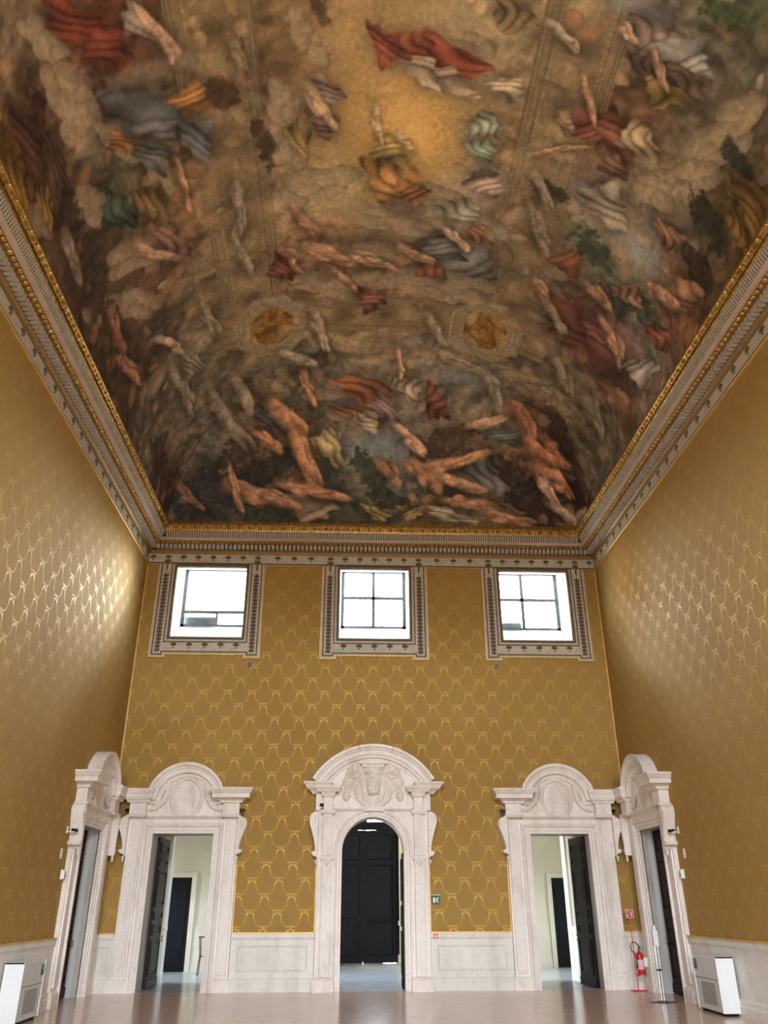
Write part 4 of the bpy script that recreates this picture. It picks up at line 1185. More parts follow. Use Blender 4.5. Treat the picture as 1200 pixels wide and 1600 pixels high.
    MB().sweep([(-.27, 0), (-.27, -.27), (.27, -.27), (.27, 0)], [(0, 5.34), (.03, 5.36), (.04, 5.42), (.10, 5.44), (.10, 5.50), (0, 5.50)], 'xy', side=-1).box(-.27, .27, -.27, 0, 5.34, 5.50).build('abacus', mt, s_)
    # carved mask: relief of a shaggy animal head with drooping ears over a spread hide
    nu, nz_ = 110, 76
    U_, Z_ = np.meshgrid(np.linspace(-.98, .98, nu), np.linspace(4.33, 5.40, nz_))
    A = np.abs(U_)
    sm = lambda e0, e1, x: np.clip((x - e0) / (e1 - e0), 0, 1) ** 2 * (3 - 2 * np.clip((x - e0) / (e1 - e0), 0, 1))
    h = np.zeros_like(U_)
    hide_w = .70 + .18 * np.sin((Z_ - 4.5) * 3.4) - .28 * sm(4.75, 4.35, Z_)
    hide = sm(0, .10, hide_w - A)
    h += hide * (.055 + .028 * np.sin(A * 26 + 4 * np.sin(Z_ * 5)) + .02 * np.sin(Z_ * 17 - A * 9))
    hw_ = np.interp(Z_, [4.36, 4.62, 4.66, 4.75, 4.95, 5.15, 5.34, 5.4], [0, 0, .17, .20, .21, .27, .30, .30])
    rr = np.clip(1 - (A / np.maximum(hw_, 1e-3)) ** 2, 0, 1)
    head = np.sqrt(rr) * .19
    head *= np.interp(Z_, [4.6, 4.68, 4.8, 5.1, 5.4], [.6, 1.15, 1.15, .9, .8])
    head -= .05 * np.exp(-(U_ / .025) ** 2) * (Z_ < 4.84) * (rr > 0)
    head -= .06 * np.exp(-(((A - .07) / .03) ** 2 + ((Z_ - 4.78) / .03) ** 2))
    head += .05 * np.exp(-(((A - .15) / .06) ** 2 + ((Z_ - 5.20) / .04) ** 2)) - .05 * np.exp(-(((A - .16) / .04) ** 2 + ((Z_ - 5.13) / .025) ** 2))
    curl = .022 * np.sin(U_ * 60 + 3 * np.sin(Z_ * 31)) * np.sin(Z_ * 52 + 2 * np.sin(U_ * 27)) * sm(4.85, 5.0, Z_) * (A < .24)
    head += curl * (rr > .05)
    h = np.maximum(h, head * (hw_ > 0))
    ex, ez = (A - .50), (Z_ - 5.17) + (A - .50) * .12
    ear = np.clip(1 - (ex / .22) ** 2 - (ez / .10) ** 2, 0, 1)
    h = np.maximum(h, .16 * np.sqrt(ear) - .09 * np.exp(-((ex / .13) ** 2 + ((ez + .02) / .035) ** 2)) * (ear > 0))
    jaw = np.clip(1 - ((A - (.20 + .22 * (Z_ - 4.4))) / .07) ** 2, 0, 1) * sm(4.4, 4.55, Z_) * sm(5.1, 4.9, Z_)
    h = np.maximum(h, .09 * np.sqrt(jaw))
    paw = np.clip(1 - ((A - .74) / .10) ** 2 - ((Z_ - 4.62) / .16) ** 2, 0, 1)
    h = np.maximum(h, .10 * np.sqrt(paw))
    inside = ((U_ / 1.36) ** 2 + ((Z_ - 4.15) / 1.44) ** 2) < 1.0
    vv = np.stack([U_, -(.065 + 1.45 * np.maximum(h, 0)), Z_], -1).reshape(-1, 3)
    ff = []
    for i in range(nz_ - 1):
        for j in range(nu - 1):
            if inside[i, j] and inside[i + 1, j + 1]:
                ff.append((i * nu + j, i * nu + j + 1, (i + 1) * nu + j + 1, (i + 1) * nu + j))
    MB().add(vv.tolist(), ff).build('carved_mask', mt, s_, 70)
    reveal(s_, path, .75, M['reveal_marble'])
    return s_


surround_middle()


# gilt edging beside the jambs where the silk ends
def edging(name, loc, rotz, x):
    MB().box(x - .016, x + .016, -.03, 0, Z_DADO, 3.0).build(name, M['gilt_fillet'], kind='structure', label='gilt edging beside a door jamb').location = loc
    bpy.data.objects[name].rotation_euler = (0, 0, rotz)


n_ = 12
for dx, jw in ((DOOR_X[0], 1.47), (DOOR_X[1], 1.50), (DOOR_X[2], 1.47)):
    for q in (-1, 1):
        edging('trim_%d' % n_, (dx, D, 0), 0, q * jw)
        n_ += 1
MB().box(XL, XL + .03, SIDE_Y + 1.62, SIDE_Y + 1.66, Z_DADO, 3.1).build('trim_18', M['gilt_fillet'], kind='structure', label='gilt edging beside a door jamb')
MB().box(XR - .03, XR, SIDE_Y + 1.62, SIDE_Y + 1.66, Z_DADO, 3.1).build('trim_19', M['gilt_fillet'], kind='structure', label='gilt edging beside a door jamb')


# ------------------------------------------------------------------ door leaves
def panelled_leaf(name, label, loc, rotz, width, height, mat, n_panels, thick=.06, face=-1, arched=False):
    """Leaf hinged at local x = 0, running along local +x; mouldings on the face side (local y * face)."""
    d_ = setting(name, label, loc, rotz)
    MB().box(0, width, -thick / 2, thick / 2, .02, height).build('leaf', mat, d_)
    z = .28
    hs = n_panels
    tot = sum(hs)
    span = height - .28 - .14 - .10 * (len(hs) - 1)
    for s_ in (-1, 1):
        z = .28
        for hh in hs:
            ph = span * hh / tot
            x0, x1 = .14, width - .14
            y0 = s_ * thick / 2
            rim = MB()
            for a, b_, c, e in ((x0, x1, z, z + .06), (x0, x1, z + ph - .06, z + ph), (x0, x0 + .06, z + .06, z + ph - .06), (x1 - .06, x1, z + .06, z + ph - .06)):
                rim.box(a, b_, min(y0, y0 + s_ * .035), max(y0, y0 + s_ * .035), c, e)
            ro = rim.build('panel_moulding', mat, d_)
            if ph > .3:
                MB().box(x0 + .12, x1 - .12, min(y0, y0 + s_ * .028), max(y0, y0 + s_ * .028), z + .12, z + ph - .12).build('raised_field', mat, ro)
            z += ph + .10
    MB().box(.02, width - .02, -thick / 2 - .03, thick / 2 + .03, .02, .22).build('kick_rail', mat, d_)
    MB().tube([(width - .06, -.09, 1.05), (width - .06, -.09, 1.20)], .014, 8).box(width - .075, width - .045, -.09, .09, 1.06, 1.08).box(width - .075, width - .045, -.09, .09, 1.17, 1.19).build('handle', M['brass'], d_)
    return d_


# far wall: leaves swung open into the passages
panelled_leaf('door_1', 'dark walnut leaf swung open in the left doorway', (DOOR_X[0] - DOOR_HW + .04, D + .62, 0), math.radians(88.5), 1.22, 3.62, M['dark_wood'], (3.2, 1, .8, 3.4, .8, 1.0))
panelled_leaf('door_2', 'dark walnut leaf swung open in the right doorway', (DOOR_X[2] + DOOR_HW - .04, D + .30, 0), math.radians(98), 1.05, 3.62, M['dark_wood'], (3.2, 1, .8, 3.4, .8, 1.0))
panelled_leaf('door_3', 'dark leaf swung open inside the arched doorway', (DOOR_X[1] + MID_HW - .0, D + .30, 0), math.radians(88.5), .85, 3.2, M['black_door'], (2, 1, 2))
# side walls: leaves closed at the back of their recesses
panelled_leaf('door_4', 'dark red-brown leaf closing the doorway of the left side wall', (XL - .31, SIDE_Y - DOOR_HW, 0), math.radians(90), 1.59, 3.64, M['red_wood'], (2.2, 1, 3, 1))
panelled_leaf('door_5', 'dark red-brown leaf closing the doorway of the right side wall', (XR + .31, SIDE_Y - DOOR_HW, 0), math.radians(90), 1.59, 3.64, M['red_wood'], (2.2, 1, 3, 1))
for n_, (x, sg) in enumerate(((XL, -1), (XR, 1))):
    MB().box(min(x + sg * .13, x + sg * .235), max(x + sg * .13, x + sg * .235), SIDE_Y + DOOR_HW - .03, SIDE_Y + DOOR_HW, 0, DOOR_ZT).build('trim_%d' % (21 + n_), M['heater_white'], kind='structure', label='pale door frame post')
    m_ = MB().box(min(x + sg * .60, x + sg * .7), max(x + sg * .60, x + sg * .7), SIDE_Y - 1.2, SIDE_Y + 1.2, -.1, 4.2)
    for y0, y1, z0, z1 in ((-1.2, -DOOR_HW, -.1, 4.2), (DOOR_HW, 1.2, -.1, 4.2), (-1.2, 1.2, DOOR_ZT, 4.2), (-1.2, 1.2, -.2, -.002)):
        m_.box(min(x + sg * .03, x + sg * .62), max(x + sg * .03, x + sg * .62), SIDE_Y + y0 * 1.03, SIDE_Y + y1 * 1.03, z0 if z0 < 1 else z0 + .03, z1)
    m_.build('wall_%s' % ('side_recess_left', 'side_recess_right')[n_], M['plaster'], kind='structure', label='wall behind the closed side door')

# ------------------------------------------------------------------ rooms beyond the far wall
YP = 26.2          # end of the passages through the thick wall
HZ = 6.4           # ceiling of the rooms beyond
m_ = MB()
pass_holes = [(DOOR_X[0] - .82, DOOR_X[0] + .85, 0, 4.3), (DOOR_X[1] - 1.2, DOOR_X[1] + 1.25, 0, 5.2), (DOOR_X[2] - .85, DOOR_X[2] + .82, 0, 4.3)]
wall_sheet(m_, YP, -9.2, 11.2, 0, HZ, pass_holes)
for x0, x1, z0, z1 in pass_holes:
    m_.add([(x0, D + .75, 0), (x0, YP, 0), (x0, YP, z1), (x0, D + .75, z1)], [(0, 1, 2, 3)])
    m_.add([(x1, D + .75, 0), (x1, YP, 0), (x1, YP, z1), (x1, D + .75, z1)], [(0, 1, 2, 3)])
    m_.add([(x0, D + .75, z1), (x1, D + .75, z1), (x1, YP, z1), (x0, YP, z1)], [(0, 1, 2, 3)])
wall_sheet(m_, D + .75, -9.2, 11.2, 0, HZ, door_holes)
m_.build('wall_passage', M['plaster'], kind='structure', label='cream walls of the passages behind the doorways')
# marble dado of the passages and their end pilasters
for n_, (x, sg) in enumerate(((pass_holes[0][0], 1), (pass_holes[0][1], -1), (pass_holes[2][0], 1), (pass_holes[2][1], -1))):
    MB().box(min(x, x + sg * .04), max(x, x + sg * .04), D + .78, YP - .06, 0, 1.3).box(min(x, x + sg * .07), max(x, x + sg * .07), D + .78, YP - .04, 0, .2).box(min(x, x + sg * .07), max(x, x + sg * .07), D + .78, YP - .04, 1.3, 1.38).box(
        min(x, x + sg * .05), max(x, x + sg * .05), YP - .42, YP + .02, .2, 4.3).build('trim_%d' % (30 + n_), M['white_plaster'], kind='structure', label='pale dado and end pilaster of a passage')
MB().box(-9.2, 11.2, D - .02, 34.2, -.2, .001).build('floor_passage', M['back_floor'], kind='structure', label='grey stone floor beyond the doorways')
m_ = MB()
lx0, lx1, ly0, ly1 = ADDED_ROOF_OPENING
for x0, x1, y0, y1 in ((-9.2, lx0, D + .76, 34.4), (lx1, 11.2, D + .76, 34.4), (lx0, lx1, D + .76, ly0), (lx0, lx1, ly1, 34.4)):
    m_.box(x0, x1, y0, y1, HZ, HZ + .15)
m_.build('ceiling_passage', M['plaster'], kind='structure', label='ceiling of the rooms beyond')
hl, hr = 29.95, 30.95
m_ = MB()
wall_sheet(m_, hl, -9.2, -1.05, 0, HZ, [(-6.6, -5.17, 0, 2.78)])
wall_sheet(m_, hr, 2.6, 11.2, 0, HZ, [(7.28, 8.6, 0, 2.78)])
wall_sheet(m_, -9.0, YP, 34.2, 0, HZ, [(27.4, 28.4, 1.2, 3.4)], 'x')
wall_sheet(m_, 11.0, YP, 34.2, 0, HZ, [(27.4, 28.4, 1.2, 3.4)], 'x')
m_.build('wall_beyond', M['plaster'], kind='structure', label='cream walls of the side rooms beyond')
m_ = MB()
wall_sheet(m_, -.9, hl, 34.2, 0, HZ, [(30.2, 33.2, 0.8, 5.8)], 'x')
wall_sheet(m_, 2.6, hr, 34.2, 0, HZ, [], 'x')
m_.build('wall_vestibule', M['plaster'], kind='structure', label='cream walls of the vestibule behind the arch')
# black sheets standing in for the shade in the far walls' open doorways
for n_, (x0, x1, y) in enumerate(((-6.6, -5.17, hl), (7.28, 8.6, hr))):
    d_ = setting('door_%d' % (6 + n_), 'black sheet standing in for the shade of an open doorway beyond', (x0, y + .06, 0))
    MB().box(0, x1 - x0, 0, .06, 0, 2.78).build('leaf', M['black_door'], d_)
    for z0, z1 in ((.2, 1.2), (1.35, 2.6)):
        MB().box(.15, x1 - x0 - .15, -.02, 0, z0, z1).build('panel', M['black_door'], d_)
    MB().sweep([(x0, 0), (x0, 2.78), (x1, 2.78), (x1, 0)], [(0, -.06), (0, .05), (.16, .07), (.16, 0)]).build('trim_%d' % (40 + n_), M['plaster'], kind='structure', label='pale frame of a far doorway').location = (0, y, 0)
for n_, (x0, x1, y) in enumerate(((-5.0, -1.1, hl), (2.7, 7.1, hr))):
    MB().box(x0, x1, y - .05, y, 0, .25).box(x0, x1, y - .03, y, .25, 1.25).box(x0, x1, y - .06, y, 1.25, 1.33).build('trim_%d' % (42 + n_), M['plaster'], kind='structure', label='plaster dado of a far room')

# great black double door of the vestibule
gd = setting('door_8', 'great black double door behind the arch', (0, 33.72, 0))
for x0, x1 in ((-.86, .665), (.705, 1.93)):
    lf = MB().box(x0, x1, 0, .10, .012, 4.56).build('leaf', M['black_door'], gd)
    for z0, z1 in ((.25, 1.35), (1.5, 3.3), (3.5, 4.4)):
        MB().frustum(x0 + .14, x1 - .14, -.03, 0, z0, z1, .03).build('panel', M['black_door'], lf)
    for z in (.9, 3.42, 4.46):
        MB().box(x0 + .03, x1 - .03, -.045, 0, z - .03, z + .03).build('rail', M['black_door'], lf)
MB().box(-.88, 1.44, .02, .16, -.01, .03).build('floor_light_stop', M['black_door'], gd)  # added strip stopping the light under the leaves except at one slit
MB().box(-.88, .47, .02, .16, 4.54, 4.60).box(1.15, 1.95, .02, .16, 4.54, 4.60).build('head_light_stop', M['black_door'], gd)  # added strips blocking the light above the leaves, one slit left open
MB().box(.62, .75, -.03, 0, .04, 4.56).build('meeting_stile', M['black_door'], gd)
MB().box(.45, 1.45, -.09, -.03, 1.42, 1.52).build('locking_bar', M['black_door'], gd)
MB().box(.5, .62, -.07, -.03, 1.3, 1.62).build('lock_plate', M['black_door'], gd)
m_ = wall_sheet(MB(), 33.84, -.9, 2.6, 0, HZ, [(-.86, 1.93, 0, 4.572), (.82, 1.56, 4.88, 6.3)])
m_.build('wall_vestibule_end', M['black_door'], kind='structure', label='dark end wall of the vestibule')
wf = setting('window_4', 'small bright fanlight above the black door', (0, 33.84, 0))
MB().sweep([(.82, 4.88), (1.56, 4.88), (1.56, 6.3), (.82, 6.3)], [(0, -.05), (0, .03), (-.05, .03), (-.05, 0)], closed=True).build('window_frame', M['black_door'], wf)
MB().box(.82, 1.56, .0, .008, 4.88, 6.3).build('pane', M['glass'], wf)
m_ = MB().box(2.02, 2.6, 32.9, 33.3, 0, HZ).box(1.96, 2.6, 32.84, 33.3, 0, .3).box(1.97, 2.6, 32.86, 33.3, 1.25, 1.4)
m_.build('trim_44', M['plaster'], kind='structure', label='cream pilaster beside the black door')
for n_, (wx, sgn, y0, y1, z0, z1) in enumerate(ADDED_HALL_WINDOWS):
    w = setting('window_%d' % (5 + n_), 'unseen window added to light a room beyond the doors', (wx, 0, 0))
    m_ = MB().box(-.04, .04, y0, y0 + .06, z0, z1).box(-.04, .04, y1 - .06, y1, z0, z1).box(-.04, .04, y0, y1, z0, z0 + .06).box(-.04, .04, y0, y1, z1 - .06, z1)
    m_.box(-.03, .03, (y0 + y1) / 2 - .03, (y0 + y1) / 2 + .03, z0, z1).build('window_frame', M['white_plaster'], w)
    MB().box(-.005, .005, y0 + .06, y1 - .06, z0 + .06, z1 - .06).build('pane', M['glass'], w)


# ------------------------------------------------------------------ heaters, signs, small fittings
def heater(label, loc, rotz, near):
    """Fan-coil cabinet, back to the wall (local y = 0), 1.2 m wide; near = local x sign of the end towards the photographer."""
    h = thing('fan_coil_heater', label, 'heater', loc, rotz, 'fan-coil heaters by the side walls')
    w2, dp, ht = .60, .34, 1.0
    MB().box(-w2 + .02, w2 - .02, -dp, -.01, .06, ht - .02).build('cabinet', M['heater_front'], h)
    for q in (-1, 1):
        MB().box(min(q * (w2 - .025), q * w2), max(q * (w2 - .025), q * w2), -dp - .012, 0, .05, ht).build('end_panel', M['heater_white'], h)
    MB().box(-w2, w2, -dp - .005, 0, ht - .02, ht).build('top_panel', M['heater_white'], h)
    MB().box(-w2 + .03, w2 - .03, -dp - .004, -dp, .595, .605).build('panel_joint', M['grey_dark'], h)
    for j in range(13):
        z = .16 + j * .03
        MB().box(-.30, .36, -dp - .006, -dp + .002, z, z + .010).build('grille_slot', M['grey_dark'], h)
    x0 = -near * .47
    c_ = MB().box(x0 - .07, x0 + .07, -dp - .012, -dp, .74, .92).build('control_panel', M['grey_dark'], h)
    MB().box(x0 - .045, x0 + .045, -dp - .015, -dp - .012, .83, .90).build('display', M['ac_grey'], c_)
    for q in (-1, 1):
        MB().box(q * .5 - .05, q * .5 + .05, -.30, -.04, 0, .06).build('foot', M['red_wood'], h)
    MB().box(-w2 + .06, w2 - .06, -dp + .06, -.04, .03, .06).build('base', M['black'], h)


heater('white fan-coil heater against the left wall, cut by the picture edge', (XL + .085, 17.68, 0), math.pi / 2, -1)
heater('white fan-coil heater against the right wall beside the side doorway', (XR - .085, 18.25, 0), -math.pi / 2, 1)

# extinguisher on its stand
st = thing('extinguisher_stand', 'thin red floor stand with fire extinguisher sign', 'stand', (7.36, 22.72, 0))
MB().box(-.20, .24, -.02, .02, 0, .025).box(-.20, -.16, -.14, .14, 0, .025).box(.20, .24, -.14, .14, 0, .025).build('base', M['red'], st)
MB().tube([(-.05, 0, .02), (-.05, 0, 1.82)], .013, 8).build('pole', M['red'], st)
sg = MB().box(-.145, .045, -.02, -.008, 1.62, 1.81).build('sign_plate', M['white'], st)
m_ = MB().box(-.132, .032, -.023, -.02, 1.633, 1.797)
m_.build('sign_field', M['red'], sg)
m_ = MB().box(-.03, .0, -.026, -.023, 1.66, 1.77).box(-.05, .02, -.026, -.023, 1.75, 1.77).box(-.10, -.085, -.026, -.023, 1.68, 1.76).box(-.115, -.07, -.026, -.023, 1.665, 1.685).box(-.105, -.08, -.026, -.023, 1.72, 1.775)
m_.build('pictogram', M['white'], sg)
MB().box(-.06, .02, -.09, -.0, .34, .36).build('hook_plate', M['red'], st)

ex = thing('fire_extinguisher', 'red fire extinguisher hanging on the thin floor stand', 'fire extinguisher', (7.40, 22.60, .36))
MB().lathe([(.04, 0), (.082, .012), (.085, .03), (.085, .42), (.07, .47), (.035, .50), (.03, .52)], 20).build('body', M['red'], ex, 40)
MB().lathe([(.0862, .12), (.0868, .121), (.0868, .33), (.0862, .331)], 20).build('paper_label', M['pink'], ex, 40)
MB().lathe([(.028, .52), (.034, .53), (.034, .57), (.02, .585)], 12).build('valve', M['brass'], ex, 40)
MB().box(-.012, .012, -.14, .03, .585, .60).box(-.012, .012, -.12, .03, .61, .622).build('lever', M['black'], ex)
hs_ = [(.03, 0, .55), (.0, -.02, .64), (-.08, -.03, .72), (-.17, -.03, .71), (-.215, -.03, .62), (-.19, -.03, .52), (-.12, -.03, .47), (-.095, -.03, .36), (-.095, -.03, .22)]
MB().tube(hs_, .013, 8).tube([(-.095, -.03, .26), (-.095, -.03, .14)], [.016, .024], 8).build('hose', M['black'], ex, 60)
MB().box(.06, .17, -.10, -.095, .18, .38).build('inspection_tag', M['white'], ex)

# slim chrome stand in front of the right side doorway
sp = thing('barrier_post', 'slim chrome barrier post in front of the right side doorway', 'post', (7.02, 20.2, 0))
MB().lathe([(.17, 0), (.17, .012), (.10, .02), (.03, .03)], 24).box(-.30, .30, -.05, .05, 0, .014).build('base', M['black'], sp, 30)
MB().box(-.07, .07, -.05, .05, .014, .045).build('base_socket', M['chrome'], sp)
for q in (-1, 1):
    MB().tube([(q * .026, 0, .04), (q * .026, 0, 1.18)], .013, 8).build('rod', M['chrome'], sp, 40)
MB().box(-.05, .05, -.025, .025, .60, .64).build('clamp', M['black'], sp)
MB().box(-.055, .055, -.05, .05, 1.10, 1.40).build('belt_head', M['heater_white'], sp)
MB().box(-.03, .03, -.03, .03, 1.40, 1.50).build('cap', M['white'], sp)

# escape sign beside the arched doorway
sg = thing('exit_sign', 'small green emergency exit sign right of the arched doorway', 'sign', (2.37, D, 2.055))
MB().box(-.11, .11, -.03, 0, -.105, .105).build('sign_board', M['green'], sg)
MB().box(-.12, .12, -.05, 0, .105, .12).build('top_rail', M['white'], sg)
m_ = MB().box(-.075, -.015, -.034, -.03, -.07, .05).box(.005, .025, -.034, -.03, -.065, .03)
m_.build('pictogram_door', M['white'], sg)
m_ = MB().ball((.05, -.032, .05), .016, .004, .016, 8, 5).prism([(.03, .03), (.06, .035), (.05, -.02), (.075, -.07), (.06, -.075), (.035, -.02), (.015, -.07), (.0, -.065), (.02, -.02)], -.034, -.03)
m_.build('pictogram_runner', M['white'], sg)
sg = thing('alarm_call_point', 'tiny red alarm call point on the wainscot cap right of the arched doorway', 'alarm button', (2.335, D - .075, 1.215))
MB().box(-.055, .055, -.03, 0, -.05, .05).build('housing', M['red'], sg)
MB().box(-.03, .03, -.034, -.03, -.028, .022).build('glass_plate', M['white'], sg)

# detectors under the window surrounds
for x, z, lab in ((-2.93, 8.29, 'tiny grey detector below the left upper window'), (4.38, 8.30, 'tiny grey detector below the right upper window')):
    d_ = thing('wall_detector', lab, 'detector', (x, D, z), 0, 'detectors under the upper windows')
    MB().frustum(-.06, .06, -.06, 0, -.07, .07, .015).build('housing', M['ac_grey'], d_)
    MB().box(-.025, .025, -.068, -.058, -.03, .03).build('lens', M['black'], d_)

# cameras, alarms and loops on the side walls near the doorways
for x, rz, side in ((XL, math.pi / 2, 'left'), (XR, -math.pi / 2, 'right')):
    c_ = thing('security_camera', 'small bracketed security camera on the %s side wall' % side, 'camera', (x, 19.62, 3.45), rz, 'security cameras on the side walls')
    MB().box(-.05, .05, -.015, 0, -.05, .11).build('wall_plate', M['white'], c_)
    MB().box(-.018, .018, -.16, 0, -.02, .0).build('arm', M['white'], c_)
    MB().tube([(0, -.10, .03), (0, -.24, .015)], .032, 10).build('camera_body', M['black'], c_, 40)
    d_ = thing('alarm_sensor', 'white box sensor on the %s side wall below the camera' % side, 'sensor', (x, 19.70, 2.56), rz, 'sensors on the side walls')
    MB().frustum(-.06, .06, -.08, 0, -.10, .10, .015).build('housing', M['white'], d_)
    MB().box(-.02, .02, -.085, -.075, -.05, .0).build('lens', M['grey_dark'], d_)
    r_ = thing('wall_ring', 'thin white ring plate on the %s side wall under the camera' % side, 'plate', (x, 19.45, 2.98), rz, 'ring plates on the side walls')
    ov = [(.05 * math.cos(a), .11 * math.sin(a)) for a in [i * math.pi / 10 for i in range(20)]]
    MB().sweep(ov, [(0, 0), (0, .02), (.015, .02), (.015, 0)], closed=True).build('ring', M['white'], r_)
    MB().prism([(a * .98, b * .98) for a, b in ov], -.008, 0).build('disc', M['gilt'], r_)

# spotlights on the ledges of the door surrounds
lamp_on((DOOR_X[0] - 1.53, D - .12, 4.13), 0, 'tiny black spotlight at the left end of the left far doorway')
lamp_on((DOOR_X[0] + 1.53, D - .12, 4.13), 0, 'tiny black spotlight at the right end of the left far doorway', -1)
lamp_on((DOOR_X[2] - 1.53, D - .12, 4.13), 0, 'tiny black spotlight at the left end of the right far doorway')
lamp_on((DOOR_X[2] + 1.53, D - .12, 4.13), 0, 'tiny black spotlight at the right end of the right far doorway', -1)
lamp_on((DOOR_X[1] - 1.22 - .16, D - .22, 4.26), 0, 'tiny black spotlight on the arched middle doorway')
lamp_on((XL + .17, SIDE_Y - .92, 4.13), math.pi / 2, 'tiny black spotlight on the ledge of the left side doorway')
lamp_on((XR - .17, SIDE_Y - .92, 4.13), -math.pi / 2, 'tiny black spotlight on the ledge of the right side doorway')

# a low iron stand in the left room beyond
s_ = thing('iron_stand', 'slender black iron stand in the room beyond the left doorway', 'stand', (-4.38, 28.6, 0))
for dx, dy in ((-.14, -.14), (.14, -.14), (-.14, .14), (.14, .14)):
    MB().tube([(dx, dy, 0), (dx * .7, dy * .7, .55), (dx, dy, 1.05)], .016, 6).build('leg', M['black'], s_)
MB().box(-.17, .17, -.17, .17, 1.03, 1.06).build('top', M['black'], s_)
MB().box(-.11, .11, -.11, .11, .50, .52).build('shelf', M['black'], s_)
s_ = thing('dispenser_stand', 'small white dispenser stand in the room beyond the right doorway', 'dispenser', (6.02, 28.8, 0))
MB().lathe([(.16, 0), (.16, .02), (.03, .04), (.025, 1.0)], 14).build('pole', M['heater_white'], s_, 40)
MB().box(-.09, .09, -.07, .07, 1.0, 1.36).build('box', M['white'], s_)
MB().box(-.05, .05, -.09, -.07, 1.06, 1.16).build('nozzle', M['grey_dark'], s_)


def hash_noise(P_, freq, seed):
    """smooth 3D value noise in 0..1"""
    rng = np.random.RandomState(seed)
    tab = rng.rand(64, 64, 64).astype(np.float32)
    q = P_ * freq + 100.0
    i0 = np.floor(q).astype(np.int32)
    f_ = (q - i0).astype(np.float32)
    f_ = f_ * f_ * (3 - 2 * f_)
    i1 = (i0 + 1) & 63
    i0 &= 63
    fx, fy, fz = f_[:, 0], f_[:, 1], f_[:, 2]
    c = lambda a, b, d_: tab[a[:, 0], b[:, 1], d_[:, 2]]
    x00 = c(i0, i0, i0) * (1 - fx) + c(i1, i0, i0) * fx
    x10 = c(i0, i1, i0) * (1 - fx) + c(i1, i1, i0) * fx
    x01 = c(i0, i0, i1) * (1 - fx) + c(i1, i0, i1) * fx
    x11 = c(i0, i1, i1) * (1 - fx) + c(i1, i1, i1) * fx
    return (x00 * (1 - fy) + x10 * fy) * (1 - fz) + (x01 * (1 - fy) + x11 * fy) * fz


def fbm(P_, freq, seed, octv=4):
    s_, a_, t_ = 0, .5, 0
    for k in range(octv):
        s_ = s_ + a_ * hash_noise(P_, freq * 2 ** k, seed + k)
        t_ += a_
        a_ *= .55
    return s_ / t_


def sstep(e0, e1, x):
    q = np.clip((x - e0) / (e1 - e0), 0, 1)
    return q * q * (3 - 2 * q)


